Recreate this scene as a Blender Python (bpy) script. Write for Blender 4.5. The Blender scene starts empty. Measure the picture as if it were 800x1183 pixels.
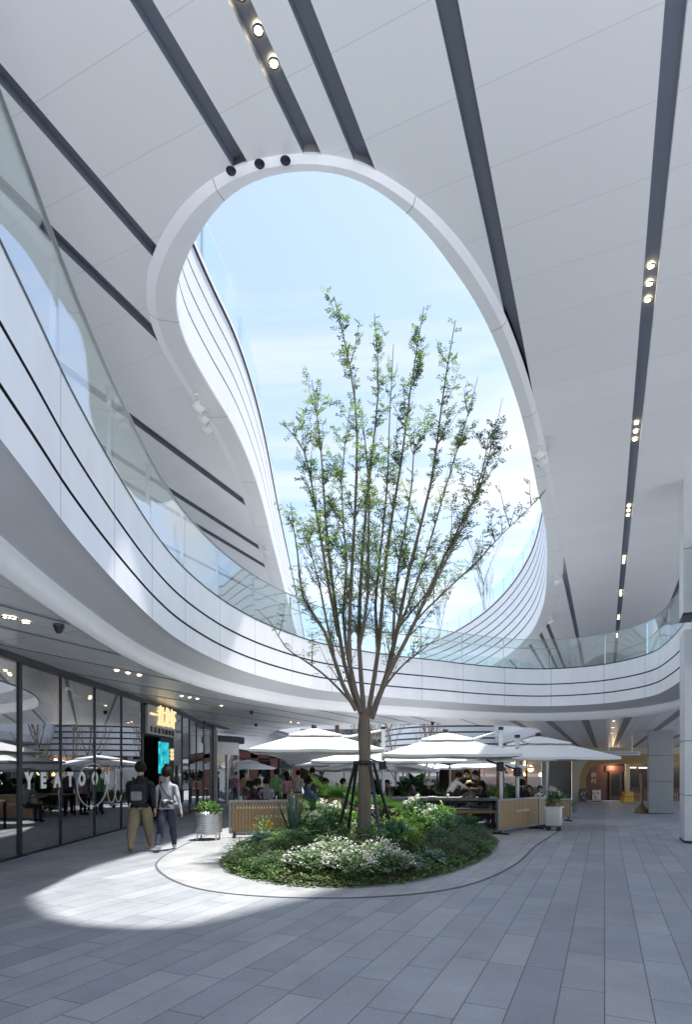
import bpy, bmesh, math, random
from math import sin, cos, tan, pi, radians, sqrt, atan2
from mathutils import Vector, Matrix, Euler
random.seed(11)
SC = bpy.context.scene
COL = SC.collection
# ------------------------------------------------------------------ camera, sky, sun, exposure
H0 = 1.6            # eye height (m); horizon at row 888 of 1183, focal length 680 px on an 800 px wide frame
F, UC, VH = 680.0, 400.0, 888.0
cam_d = bpy.data.cameras.new('camera'); cam = bpy.data.objects.new('camera', cam_d); COL.objects.link(cam)
cam.location = (0, 0, H0); cam.rotation_euler = (radians(90), 0, 0)
cam_d.sensor_fit = 'HORIZONTAL'; cam_d.sensor_width = 36.0; cam_d.lens = F/800*36.0
cam_d.shift_x = 0.0; cam_d.shift_y = (VH-591.5)/800.0
cam_d.clip_start = 0.05; cam_d.clip_end = 3000
SC.camera = cam
SUN_EL, SUN_AZ = 78.0, 62.0      # azimuth clockwise from +Y (straight ahead)
SUN_STRENGTH, SKY_STRENGTH, EXPOSURE = 2.1, 0.101, 1.98
SC.view_settings.view_transform = 'Standard'; SC.view_settings.look = 'None'
SC.view_settings.exposure = EXPOSURE; SC.view_settings.gamma = 1.0; SC.view_settings.use_curve_mapping = False
world = bpy.data.worlds.new('World'); SC.world = world; world.use_nodes = True
def build_world():
    nt = world.node_tree; N = nt.nodes; L = nt.links
    for n in list(N): N.remove(n)
    out = N.new('ShaderNodeOutputWorld'); bg = N.new('ShaderNodeBackground'); bg.inputs['Strength'].default_value = SKY_STRENGTH
    sky = N.new('ShaderNodeTexSky'); sky.sky_type = 'NISHITA'; sky.sun_disc = False
    sky.sun_elevation = radians(SUN_EL); sky.sun_rotation = radians(SUN_AZ)
    sky.air_density = 1.0; sky.dust_density = 1.2; sky.ozone_density = 1.5; sky.altitude = 0
    tc = N.new('ShaderNodeTexCoord'); sep = N.new('ShaderNodeSeparateXYZ'); L.new(tc.outputs['Generated'], sep.inputs[0])
    zz = N.new('ShaderNodeMath'); zz.operation = 'MAXIMUM'; zz.inputs[1].default_value = 0.06; L.new(sep.outputs['Z'], zz.inputs[0])
    dx = N.new('ShaderNodeMath'); dx.operation = 'DIVIDE'; L.new(sep.outputs['X'], dx.inputs[0]); L.new(zz.outputs[0], dx.inputs[1])
    dy = N.new('ShaderNodeMath'); dy.operation = 'DIVIDE'; L.new(sep.outputs['Y'], dy.inputs[0]); L.new(zz.outputs[0], dy.inputs[1])
    cb = N.new('ShaderNodeCombineXYZ'); L.new(dx.outputs[0], cb.inputs[0]); L.new(dy.outputs[0], cb.inputs[1])
    mp = N.new('ShaderNodeMapping'); mp.inputs['Rotation'].default_value = (0, 0, radians(35)); mp.inputs['Scale'].default_value = (0.55, 1.5, 1)
    L.new(cb.outputs[0], mp.inputs[0])
    nz = N.new('ShaderNodeTexNoise'); nz.inputs['Scale'].default_value = 1.15; nz.inputs['Detail'].default_value = 7; nz.inputs['Roughness'].default_value = 0.55
    nz.inputs['Distortion'].default_value = 0.5
    L.new(mp.outputs[0], nz.inputs['Vector'])
    rp = N.new('ShaderNodeValToRGB'); rp.color_ramp.elements[0].position = 0.42; rp.color_ramp.elements[0].color = (0, 0, 0, 1)
    rp.color_ramp.elements[1].position = 0.64; rp.color_ramp.elements[1].color = (1, 1, 1, 1)
    L.new(nz.outputs['Fac'], rp.inputs[0])
    mul = N.new('ShaderNodeMath'); mul.operation = 'MULTIPLY'; mul.inputs[1].default_value = 0.9; L.new(rp.outputs[0], mul.inputs[0])
    mx = N.new('ShaderNodeMix'); mx.data_type = 'RGBA'
    hs = N.new('ShaderNodeHueSaturation'); hs.inputs['Saturation'].default_value = .88; hs.inputs['Value'].default_value = .78; L.new(sky.outputs[0], hs.inputs['Color'])
    L.new(mul.outputs[0], mx.inputs['Factor']); L.new(hs.outputs[0], mx.inputs['A'])
    mx.inputs['B'].default_value = (2.85, 2.88, 2.95, 1)
    L.new(mx.outputs['Result'], bg.inputs['Color']); L.new(bg.outputs[0], out.inputs[0])
build_world()
sun_d = bpy.data.lights.new('sun', 'SUN'); sun_d.energy = SUN_STRENGTH; sun_d.angle = radians(2.0); sun_d.color = (1.0, 0.96, 0.90)
sun = bpy.data.objects.new('sun', sun_d); COL.objects.link(sun)
_e, _a = radians(SUN_EL), radians(SUN_AZ)
sun_dir = Vector((cos(_e)*sin(_a), cos(_e)*cos(_a), sin(_e)))
sun.rotation_euler = sun_dir.to_track_quat('Z', 'Y').to_euler(); sun.location = sun_dir*60
cy = SC.cycles
cy.max_bounces = 10; cy.diffuse_bounces = 6; cy.glossy_bounces = 5; cy.transmission_bounces = 8; cy.transparent_max_bounces = 24
cy.caustics_reflective = False; cy.caustics_refractive = False
cy.use_denoising = True; cy.sample_clamp_indirect = 6.0
try: cy.denoiser = 'OPENIMAGEDENOISE'
except Exception: pass

# ------------------------------------------------------------------ helpers
def smooth(a, b, x):
    t = min(1, max(0, (x-a)/(b-a))); return t*t*(3-2*t)
def zg(x, y):
    """ground level: flat near the viewer, falling gently away, more on the right"""
    if y <= 15.5: return 0.0
    d = y-15.5
    right = -0.05*min(d, 16) - 0.031*max(0, min(d-16, 60))
    left = -0.015*min(d, 30)
    w = smooth(-5, 10, x)
    return left*(1-w)+right*w
def at(u, v, Y): return Vector(((u-UC)/F*Y, Y, H0+(VH-v)/F*Y))
def X(u, Y): return (u-UC)/F*Y
def Z(v, Y): return H0+(VH-v)/F*Y

class MB:
    """collects shapes into one mesh"""
    def __init__(s): s.v = []; s.f = []; s.m = []; s.s = []
    def add(s, vs, fs, m=0, sm=False):
        o = len(s.v); s.v += [tuple(p) for p in vs]
        for f in fs: s.f.append(tuple(i+o for i in f)); s.m.append(m); s.s.append(sm)
    def box(s, c, d, rz=0, m=0, M=None, bev=0):
        x, y, z = d[0]/2, d[1]/2, d[2]/2
        if bev:
            b = min(bev, x*.9, y*.9, z*.9); vs = []; 
            for sz in (-1, 1):
                for (ix, iy, iz) in ((x-b, y-b, z), (x, y-b, z-b), (x-b, y, z-b)):
                    for (sx, sy) in ((-1, -1), (1, -1), (1, 1), (-1, 1)): vs.append(Vector((sx*ix, sy*iy, sz*iz)))
            # index: base(sz)*12 + kind*4 + corner
            B, T = 0, 12
            fs = [(3, 2, 1, 0), (12, 13, 14, 15)]
            for k in range(4):
                n = (k+1) % 4
                kk = 2 if k in (0, 2) else 1       # side faces
                fs.append((B+kk*4+k, B+kk*4+n, T+kk*4+n, T+kk*4+k))
                fs.append((T+kk*4+k, T+kk*4+n, T+n, T+k)); fs.append((B+k, B+n, B+kk*4+n, B+kk*4+k))
            for k in range(4):
                pv = 1 if k in (0, 2) else 2; nx = 2 if k in (0, 2) else 1
                a, b2 = (8, 4)
                # vertical corner edge
                e1, e2 = (B+4+k, B+8+k)
                fs.append((B+4+k, B+8+k, T+8+k, T+4+k) if k in (0, 2) else (B+8+k, B+4+k, T+4+k, T+8+k))
                fs.append((T+k, T+4+k, T+8+k)); fs.append((B+k, B+8+k, B+4+k))
        else:
            vs = [Vector((sx*x, sy*y, sz*z)) for sz in (-1, 1) for (sx, sy) in ((-1, -1), (1, -1), (1, 1), (-1, 1))]
            fs = [(3, 2, 1, 0), (4, 5, 6, 7), (0, 1, 5, 4), (1, 2, 6, 5), (2, 3, 7, 6), (3, 0, 4, 7)]
        R = M if M is not None else Matrix.Rotation(rz, 3, 'Z')
        c = Vector(c); s.add([R @ p + c for p in vs], fs, m)
    def bar(s, a, b, w, h, m=0, up=Vector((0, 0, 1))):
        a, b = Vector(a), Vector(b); d = b-a; l = d.length; y = d.normalized()
        x = y.cross(up); x = x.normalized() if x.length > 1e-4 else Vector((1, 0, 0)); z = x.cross(y)
        M = Matrix((x, y, z)).transposed(); s.box((a+b)/2, (w, l, h), M=M, m=m)
    def tube(s, pts, r, n=8, m=0, cap=True, sm=True):
        pts = [Vector(p) for p in pts]; k = len(pts)
        if k < 2: return
        rs = list(r) if isinstance(r, (list, tuple)) else [r]*k
        vs = []; prev = None
        for i, p in enumerate(pts):
            t = (pts[min(i+1, k-1)]-pts[max(i-1, 0)]).normalized()
            if prev is None:
                x = t.cross(Vector((0, 0, 1)));  x = x if x.length > 1e-3 else t.cross(Vector((0, 1, 0)))
            else: x = prev-t*prev.dot(t)
            x.normalize(); prev = x; y = t.cross(x)
            for j in range(n):
                a = 2*pi*j/n; vs.append(p+(x*cos(a)+y*sin(a))*rs[i])
        fs = [(i*n+j, i*n+(j+1) % n, (i+1)*n+(j+1) % n, (i+1)*n+j) for i in range(k-1) for j in range(n)]
        s.add(vs, fs, m, sm)
        if cap:
            s.add(vs[:n], [tuple(range(n-1, -1, -1))], m); s.add(vs[-n:], [tuple(range(n))], m)
    def lathe(s, prof, c=(0, 0, 0), n=20, m=0, sm=True, M=None):
        vs = []; c = Vector(c); k = len(prof)
        for (r, z) in prof:
            for j in range(n):
                a = 2*pi*j/n; p = Vector((r*cos(a), r*sin(a), z)); vs.append((M @ p if M is not None else p)+c)
        fs = [(i*n+j, i*n+(j+1) % n, (i+1)*n+(j+1) % n, (i+1)*n+j) for i in range(k-1) for j in range(n)]
        s.add(vs, fs, m, sm)
    def ball(s, c, r, n=8, m=0, M=None):
        r = Vector((r, r, r)) if not hasattr(r, '__len__') else Vector(r); k = max(4, n*3//4); c = Vector(c); vs = []
        for i in range(k+1):
            t = pi*i/k
            for j in range(n):
                a = 2*pi*j/n; p = Vector((r.x*sin(t)*cos(a), r.y*sin(t)*sin(a), -r.z*cos(t))); vs.append((M @ p if M is not None else p)+c)
        fs = [(i*n+j, i*n+(j+1) % n, (i+1)*n+(j+1) % n, (i+1)*n+j) for i in range(k) for j in range(n)]
        s.add(vs, fs, m, True)
    def mesh(s, name):
        me = bpy.data.meshes.new(name); me.from_pydata(s.v, [], s.f)
        me.polygons.foreach_set('material_index', s.m); me.polygons.foreach_set('use_smooth', s.s); me.update(); return me
    def build(s, name, mats, parent=None, loc=None, fix=False):
        me = s.mesh(name)
        for mm in (mats if isinstance(mats, (list, tuple)) else [mats]): me.materials.append(mm)
        if fix:
            bm = bmesh.new(); bm.from_mesh(me); bmesh.ops.remove_doubles(bm, verts=bm.verts, dist=1e-4); bmesh.ops.recalc_face_normals(bm, faces=bm.faces); bm.to_mesh(me); bm.free()
        o = bpy.data.objects.new(name, me); COL.objects.link(o)
        if loc is not None: o.location = loc
        if parent is not None: o.parent = parent
        return o
def tag(o, label=None, cat=None, group=None, kind=None):
    if label: o['label'] = label
    if cat: o['category'] = cat
    if group: o['group'] = group
    if kind: o['kind'] = kind
    return o
def empty(name, loc=(0, 0, 0), rz=0, label=None, cat=None, group=None):
    o = bpy.data.objects.new(name, None); COL.objects.link(o); o.location = loc; o.rotation_euler = (0, 0, rz); o.empty_display_size = .2
    return tag(o, label, cat, group)
def copy_tree(o, parent=None):
    c = o.copy(); COL.objects.link(c)
    if parent is not None: c.parent = parent
    for ch in list(o.children): copy_tree(ch, c)
    return c
def inst(name, me, parent=None, loc=None, rz=None):
    o = bpy.data.objects.new(name, me); COL.objects.link(o)
    if parent is not None: o.parent = parent
    if loc is not None: o.location = loc
    if rz is not None: o.rotation_euler = (0, 0, rz)
    return o
def text_obj(name, body, size, mat, parent, loc, rot, depth=0.01, sx=1.0, spacing=1.0, bold=0.0, align='CENTER'):
    c = bpy.data.curves.new('lettering', 'FONT'); c.body = body; c.size = size; c.extrude = depth; c.align_x = align; c.align_y = 'CENTER'
    c.space_character = spacing; c.offset = bold; c.resolution_u = 4
    t = bpy.data.objects.new('tmp', c); COL.objects.link(t)
    dg = bpy.context.evaluated_depsgraph_get(); me = bpy.data.meshes.new_from_object(t.evaluated_get(dg))
    bpy.data.objects.remove(t); bpy.data.curves.remove(c)
    me.materials.clear(); me.materials.append(mat)
    o = bpy.data.objects.new(name, me); COL.objects.link(o); o.parent = parent; o.location = loc; o.rotation_euler = rot; o.scale = (sx, 1, 1)
    return o
# splines in plan
def catmull(pts, step=0.25):
    pts = [tuple(p) for p in pts]; n = len(pts); dim = len(pts[0]); out = []
    P = [tuple(2*a-b for a, b in zip(pts[0], pts[1]))]+pts+[tuple(2*a-b for a, b in zip(pts[-1], pts[-2]))]
    for i in range(n-1):
        p0, p1, p2, p3 = P[i:i+4]
        k = max(2, int(math.dist(p1[:2], p2[:2])/step))
        for j in range(k):
            t = j/k
            out.append(tuple(.5*(2*b+(c-a)*t+(2*a-5*b+4*c-d)*t*t+(3*b-a-3*c+d)*t**3) for a, b, c, d in zip(p0, p1, p2, p3)))
    out.append(pts[-1]); return out
class Path:
    def __init__(s, pts, step=0.15, relax=6):
        P = catmull(pts, step)
        for _ in range(relax):
            P = [P[0]]+[tuple((a+2*b+c)/4 for a, b, c in zip(P[i-1], P[i], P[i+1])) for i in range(1, len(P)-1)]+[P[-1]]
        s.P = P; s.S = [0]
        for a, b in zip(P, P[1:]): s.S.append(s.S[-1]+math.dist(a[:2], b[:2]))
        s.len = s.S[-1]
    def pos(s, d):
        d = min(max(d, 0), s.len); lo, hi = 0, len(s.S)-1
        while hi-lo > 1:
            mid = (lo+hi)//2
            if s.S[mid] <= d: lo = mid
            else: hi = mid
        t = (d-s.S[lo])/max(1e-9, s.S[hi]-s.S[lo])
        return tuple(a+(b-a)*t for a, b in zip(s.P[lo], s.P[hi]))
    def tan(s, d):
        a, b = s.pos(d-.08), s.pos(d+.08); v = Vector((b[0]-a[0], b[1]-a[1])); return v.normalized()
    def off(s, d, o):
        p = s.pos(d); t = s.tan(d); return Vector((p[0]-t.y*o, p[1]+t.x*o))
def sweep(path, prof, ss, m_of=None, scale_o=None, flip=False):
    """profile (o outward, z, mat) swept along the plan path at stations ss"""
    mb = MB(); n = len(prof); vs = []
    for sd in ss:
        k = scale_o(sd) if scale_o else 1
        for q in prof:
            o = q[0]*k if not callable(q[0]) else q[0](sd)
            p = path.off(sd, o); vs.append((p.x, p.y, q[1]))
    mb.v = vs
    for i in range(len(ss)-1):
        for j in range(n-1):
            f = (i*n+j, (i+1)*n+j, (i+1)*n+j+1, i*n+j+1)
            mb.f.append(f[::-1] if flip else f)
            mm = prof[j][2] if len(prof[j]) > 2 else 0
            if m_of: mm = m_of(i, j, mm)
            mb.m.append(mm); mb.s.append(True)
    return mb
def stations(L, joints, step, jw=.008):
    ss = set(); flags = {}
    d = 0
    while d < L: ss.add(round(d, 4)); d += step
    ss.add(round(L, 4))
    ss = [x for x in ss if all(abs(x-j) > .03 for j in joints)]
    lo = []
    for j in joints:
        if j-jw > 0 and j+jw < L: ss += [round(j-jw, 4), round(j+jw, 4)]; lo.append(round(j-jw, 4))
    ss = sorted(ss); jl = set(lo)
    return ss, [a in jl for a in ss]
def poly_sheet(name, loops, z, mats, parent=None, up=True, thick=0):
    """flat sheet with holes: triangulated fill of closed plan loops"""
    bm = bmesh.new(); es = []
    for lp in loops:
        vs = [bm.verts.new((p[0], p[1], z)) for p in lp]
        es += [bm.edges.new((vs[i], vs[(i+1) % len(vs)])) for i in range(len(vs))]
    bmesh.ops.triangle_fill(bm, use_beauty=True, use_dissolve=False, edges=es)
    bmesh.ops.recalc_face_normals(bm, faces=bm.faces)
    bm.normal_update()
    if bm.faces and (sum(f.normal.z for f in bm.faces) > 0) != up: bmesh.ops.reverse_faces(bm, faces=bm.faces)
    if thick:
        r = bmesh.ops.extrude_face_region(bm, geom=list(bm.faces))
        bmesh.ops.translate(bm, verts=[g for g in r['geom'] if isinstance(g, bmesh.types.BMVert)], vec=(0, 0, thick))
        bmesh.ops.recalc_face_normals(bm, faces=bm.faces)
    me = bpy.data.meshes.new(name); bm.to_mesh(me); bm.free()
    for mm in (mats if isinstance(mats, (list, tuple)) else [mats]): me.materials.append(mm)
    o = bpy.data.objects.new(name, me); COL.objects.link(o)
    if parent is not None: o.parent = parent
    return o
# ------------------------------------------------------------------ materials
def _new(name):
    m = bpy.data.materials.new(name); m.use_nodes = True; nt = m.node_tree
    for n in list(nt.nodes): nt.nodes.remove(n)
    out = nt.nodes.new('ShaderNodeOutputMaterial'); return m, nt, out
def rgb(c): return (c[0], c[1], c[2], 1)
def mat(name, col, rough=.6, metal=0, var=.12, scale=6, bump=0, bscale=60, spec=.5, stretch=None, coat=0):
    m, nt, out = _new(name); N, L = nt.nodes, nt.links
    b = N.new('ShaderNodeBsdfPrincipled'); b.inputs['Roughness'].default_value = rough; b.inputs['Metallic'].default_value = metal
    b.inputs['Specular IOR Level'].default_value = spec
    if coat: b.inputs['Coat Weight'].default_value = coat; b.inputs['Coat Roughness'].default_value = .1
    tc = N.new('ShaderNodeTexCoord'); vec = tc.outputs['Object']
    if stretch:
        mp = N.new('ShaderNodeMapping'); mp.inputs['Scale'].default_value = stretch; L.new(vec, mp.inputs[0]); vec = mp.outputs[0]
    nz = N.new('ShaderNodeTexNoise'); nz.inputs['Scale'].default_value = scale; nz.inputs['Detail'].default_value = 5; L.new(vec, nz.inputs['Vector'])
    mx = N.new('ShaderNodeMix'); mx.data_type = 'RGBA'
    mx.inputs['A'].default_value = rgb([c*(1-var) for c in col]); mx.inputs['B'].default_value = rgb([min(1, c*(1+var)) for c in col])
    L.new(nz.outputs['Fac'], mx.inputs['Factor']); L.new(mx.outputs['Result'], b.inputs['Base Color'])
    if bump:
        n2 = N.new('ShaderNodeTexNoise'); n2.inputs['Scale'].default_value = bscale; n2.inputs['Detail'].default_value = 4; L.new(vec, n2.inputs['Vector'])
        bp = N.new('ShaderNodeBump'); bp.inputs['Strength'].default_value = bump; bp.inputs['Distance'].default_value = .02
        L.new(n2.outputs['Fac'], bp.inputs['Height']); L.new(bp.outputs[0], b.inputs['Normal'])
    L.new(b.outputs[0], out.inputs[0]); return m
def mat_emit(name, col, s):
    m, nt, out = _new(name); e = nt.nodes.new('ShaderNodeEmission'); e.inputs[0].default_value = rgb(col); e.inputs[1].default_value = s
    nt.links.new(e.outputs[0], out.inputs[0]); return m
def mat_glass(name, tint, ior=1.5, rough=0.0, base=0.0, gain=1.0):
    m, nt, out = _new(name); N, L = nt.nodes, nt.links
    t = N.new('ShaderNodeBsdfTransparent'); t.inputs[0].default_value = rgb(tint)
    g = N.new('ShaderNodeBsdfGlossy'); g.inputs['Roughness'].default_value = rough; g.inputs[0].default_value = (1, 1, 1, 1)
    # Schlick, two-sided
    lw = N.new('ShaderNodeLayerWeight'); lw.inputs['Blend'].default_value = .5
    p = N.new('ShaderNodeMath'); p.operation = 'POWER'; p.inputs[1].default_value = 4.0; L.new(lw.outputs['Facing'], p.inputs[0])
    f0 = ((ior-1)/(ior+1))**2*1.9+base
    mr = N.new('ShaderNodeMapRange'); mr.inputs['To Min'].default_value = f0; mr.inputs['To Max'].default_value = min(1, .95*gain); L.new(p.outputs[0], mr.inputs['Value'])
    mx = N.new('ShaderNodeMixShader'); L.new(mr.outputs[0], mx.inputs[0]); L.new(t.outputs[0], mx.inputs[1]); L.new(g.outputs[0], mx.inputs[2])
    L.new(mx.outputs[0], out.inputs[0]); return m
def mat_leaf(name, c1, c2, scale=3.0, rough=.5, trans=.35):
    m, nt, out = _new(name); N, L = nt.nodes, nt.links
    tc = N.new('ShaderNodeTexCoord'); nz = N.new('ShaderNodeTexNoise'); nz.inputs['Scale'].default_value = scale; nz.inputs['Detail'].default_value = 3
    L.new(tc.outputs['Object'], nz.inputs['Vector'])
    rp = N.new('ShaderNodeValToRGB'); rp.color_ramp.elements[0].position = .3; rp.color_ramp.elements[0].color = rgb(c1)
    rp.color_ramp.elements[1].position = .7; rp.color_ramp.elements[1].color = rgb(c2); L.new(nz.outputs['Fac'], rp.inputs[0])
    b = N.new('ShaderNodeBsdfPrincipled'); b.inputs['Roughness'].default_value = rough; b.inputs['Specular IOR Level'].default_value = .4; L.new(rp.outputs[0], b.inputs['Base Color'])
    t = N.new('ShaderNodeBsdfTranslucent'); L.new(rp.outputs[0], t.inputs[0])
    mx = N.new('ShaderNodeMixShader'); mx.inputs[0].default_value = trans; L.new(b.outputs[0], mx.inputs[1]); L.new(t.outputs[0], mx.inputs[2])
    L.new(mx.outputs[0], out.inputs[0]); return m
PAVE_ROT = atan2(299/680, 1)          # the plan direction of paving rows and ceiling slots: 23.7 degrees clockwise of straight ahead
DV = Vector((sin(PAVE_ROT), cos(PAVE_ROT))); DP = Vector((cos(PAVE_ROT), -sin(PAVE_ROT)))
def mat_paving(name, c1, c2, bw, rh, rot, mortar=(.085, .09, .10), msize=.0045, rough=.55, bandvar=.3, off=.37):
    m, nt, out = _new(name); N, L = nt.nodes, nt.links
    tc = N.new('ShaderNodeTexCoord'); mp = N.new('ShaderNodeMapping'); mp.inputs['Rotation'].default_value = (0, 0, rot); L.new(tc.outputs['Object'], mp.inputs[0])
    br = N.new('ShaderNodeTexBrick'); br.offset = off; br.offset_frequency = 3; br.squash = 1.35; br.squash_frequency = 2
    br.inputs['Scale'].default_value = 1; br.inputs['Brick Width'].default_value = bw; br.inputs['Row Height'].default_value = rh
    br.inputs['Mortar Size'].default_value = msize; br.inputs['Mortar Smooth'].default_value = .3; br.inputs['Bias'].default_value = -.1
    br.inputs['Color1'].default_value = rgb(c1); br.inputs['Color2'].default_value = rgb(c2); br.inputs['Mortar'].default_value = rgb(mortar)
    L.new(mp.outputs[0], br.inputs['Vector'])
    # whole rows in lighter and darker stone
    sp = N.new('ShaderNodeSeparateXYZ'); L.new(mp.outputs[0], sp.inputs[0])
    dv = N.new('ShaderNodeMath'); dv.operation = 'DIVIDE'; dv.inputs[1].default_value = rh; L.new(sp.outputs['Y'], dv.inputs[0])
    fl = N.new('ShaderNodeMath'); fl.operation = 'FLOOR'; L.new(dv.outputs[0], fl.inputs[0])
    ml = N.new('ShaderNodeMath'); ml.operation = 'MULTIPLY'; ml.inputs[1].default_value = .17; L.new(fl.outputs[0], ml.inputs[0])
    n1 = N.new('ShaderNodeTexNoise'); n1.noise_dimensions = '1D'; n1.inputs['Scale'].default_value = 1.9; n1.inputs['Detail'].default_value = 2; L.new(ml.outputs[0], n1.inputs['W'])
    mr = N.new('ShaderNodeMapRange'); mr.inputs['From Min'].default_value = .3; mr.inputs['From Max'].default_value = .7
    mr.inputs['To Min'].default_value = 1-bandvar; mr.inputs['To Max'].default_value = 1+bandvar; L.new(n1.outputs['Fac'], mr.inputs['Value'])
    # grain and worn patches
    n2 = N.new('ShaderNodeTexNoise'); n2.inputs['Scale'].default_value = 1.3; n2.inputs['Detail'].default_value = 8; n2.inputs['Roughness'].default_value = .65; L.new(tc.outputs['Object'], n2.inputs['Vector'])
    mr2 = N.new('ShaderNodeMapRange'); mr2.inputs['From Min'].default_value = .3; mr2.inputs['From Max'].default_value = .7; mr2.inputs['To Min'].default_value = .82; mr2.inputs['To Max'].default_value = 1.16; L.new(n2.outputs['Fac'], mr2.inputs['Value'])
    n3 = N.new('ShaderNodeTexNoise'); n3.inputs['Scale'].default_value = 70; n3.inputs['Detail'].default_value = 3; L.new(tc.outputs['Object'], n3.inputs['Vector'])
    mr3 = N.new('ShaderNodeMapRange'); mr3.inputs['From Min'].default_value = .3; mr3.inputs['From Max'].default_value = .7; mr3.inputs['To Min'].default_value = .85; mr3.inputs['To Max'].default_value = 1.15; L.new(n3.outputs['Fac'], mr3.inputs['Value'])
    a = N.new('ShaderNodeMath'); a.operation = 'MULTIPLY'; L.new(mr.outputs[0], a.inputs[0]); L.new(mr2.outputs[0], a.inputs[1])
    a2 = N.new('ShaderNodeMath'); a2.operation = 'MULTIPLY'; L.new(a.outputs[0], a2.inputs[0]); L.new(mr3.outputs[0], a2.inputs[1])
    vm = N.new('ShaderNodeVectorMath'); vm.operation = 'SCALE'; L.new(br.outputs['Color'], vm.inputs[0]); L.new(a2.outputs[0], vm.inputs['Scale'])
    b = N.new('ShaderNodeBsdfPrincipled'); b.inputs['Specular IOR Level'].default_value = .45
    L.new(vm.outputs[0], b.inputs['Base Color'])
    mr4 = N.new('ShaderNodeMapRange'); mr4.inputs['To Min'].default_value = rough-.12; mr4.inputs['To Max'].default_value = rough+.15; L.new(n2.outputs['Fac'], mr4.inputs['Value']); L.new(mr4.outputs[0], b.inputs['Roughness'])
    bp = N.new('ShaderNodeBump'); bp.inputs['Strength'].default_value = .25; bp.inputs['Distance'].default_value = .004
    inv = N.new('ShaderNodeMath'); inv.operation = 'SUBTRACT'; inv.inputs[0].default_value = 1; L.new(br.outputs['Fac'], inv.inputs[1])
    ad = N.new('ShaderNodeMath'); ad.operation = 'ADD'; L.new(inv.outputs[0], ad.inputs[0])
    m5 = N.new('ShaderNodeMath'); m5.operation = 'MULTIPLY'; m5.inputs[1].default_value = .3; L.new(n3.outputs['Fac'], m5.inputs[0]); L.new(m5.outputs[0], ad.inputs[1])
    L.new(ad.outputs[0], bp.inputs['Height']); L.new(bp.outputs[0], b.inputs['Normal'])
    L.new(b.outputs[0], out.inputs[0]); return m
def mat_panels(name, col, rough, metal, sp_l, sp_w, rot, joint=(.1, .1, .11), jw=.006, var=.05, phase=(0, 0), aniso=False, bump=0.0):
    """sheet-metal or board ceiling with panel joints"""
    m, nt, out = _new(name); N, L = nt.nodes, nt.links
    tc = N.new('ShaderNodeTexCoord'); mp = N.new('ShaderNodeMapping'); mp.inputs['Rotation'].default_value = (0, 0, rot)
    mp.inputs['Location'].default_value = (phase[0], phase[1], 0); L.new(tc.outputs['Object'], mp.inputs[0])
    br = N.new('ShaderNodeTexBrick'); br.offset = 0; br.squash = 1; br.inputs['Scale'].default_value = 1
    br.inputs['Brick Width'].default_value = sp_l; br.inputs['Row Height'].default_value = sp_w; br.inputs['Mortar Size'].default_value = jw; br.inputs['Mortar Smooth'].default_value = .2
    br.inputs['Color1'].default_value = rgb([c*(1-var) for c in col]); br.inputs['Color2'].default_value = rgb([min(1, c*(1+var)) for c in col]); br.inputs['Mortar'].default_value = rgb(joint)
    L.new(mp.outputs[0], br.inputs['Vector'])
    b = N.new('ShaderNodeBsdfPrincipled'); b.inputs['Metallic'].default_value = metal
    n3 = N.new('ShaderNodeTexNoise'); n3.inputs['Scale'].default_value = .8; n3.inputs['Detail'].default_value = 4; L.new(mp.outputs[0], n3.inputs['Vector'])
    mr = N.new('ShaderNodeMapRange'); mr.inputs['To Min'].default_value = rough-.06; mr.inputs['To Max'].default_value = rough+.1; L.new(n3.outputs['Fac'], mr.inputs['Value']); L.new(mr.outputs[0], b.inputs['Roughness'])
    L.new(br.outputs['Color'], b.inputs['Base Color'])
    if bump:
        n4 = N.new('ShaderNodeTexNoise'); n4.inputs['Scale'].default_value = 1.1; n4.inputs['Detail'].default_value = 2; L.new(mp.outputs[0], n4.inputs['Vector'])
        bp = N.new('ShaderNodeBump'); bp.inputs['Strength'].default_value = bump; bp.inputs['Distance'].default_value = .05; L.new(n4.outputs['Fac'], bp.inputs['Height']); L.new(bp.outputs[0], b.inputs['Normal'])
    L.new(b.outputs[0], out.inputs[0]); return m
M = {}
M['white'] = mat('white_panel', (.80, .81, .83), .38, 0, .04, 1.5, bump=.05, bscale=5)
M['white_fascia'] = mat('white_fascia', (.78, .80, .83), .30, 0, .09, 2.2, bump=.14, bscale=7, stretch=(1, 1, .35))
M['white_matt'] = mat('white_render', (.82, .81, .79), .7, 0, .04, 2)
M['joint'] = mat('panel_joint', (.28, .29, .31), .6, 0, .05, 5)
M['groove'] = mat('dark_groove', (.035, .037, .045), .6, 0, .1, 5)
M['slot'] = mat('slot_metal', (.22, .245, .30), .5, .2, .1, 2)
M['slot_warm'] = mat('slot_metal_warm', (.22, .21, .21), .5, .2, .1, 2)
M['steel'] = mat('brushed_steel', (.55, .56, .57), .32, .85, .1, 4, stretch=(1, 1, 12))
M['dark_metal'] = mat('dark_metal', (.028, .030, .036), .42, .3, .2, 4)
M['grey_stone'] = mat('grey_cladding', (.33, .345, .355), .5, 0, .08, 2.5, bump=.05, bscale=40)
M['grey_wall'] = mat('grey_blue_wall', (.17, .20, .23), .6, 0, .08, 2)
M['pane'] = mat_glass('balustrade_glass', (.90, .955, .95), 1.5, gain=.95)
M['shop_glass'] = mat_glass('shop_glass', (.46, .50, .56), 1.7, base=.24)
M['lamp'] = mat_emit('lamp_glow', (1.0, .78, .45), 9.0)
M['lamp_small'] = mat_emit('lamp_glow_small', (1.0, .80, .50), 5.0)
M['trim_dark'] = mat('lamp_trim', (.12, .12, .13), .4, .5, .1)
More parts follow.
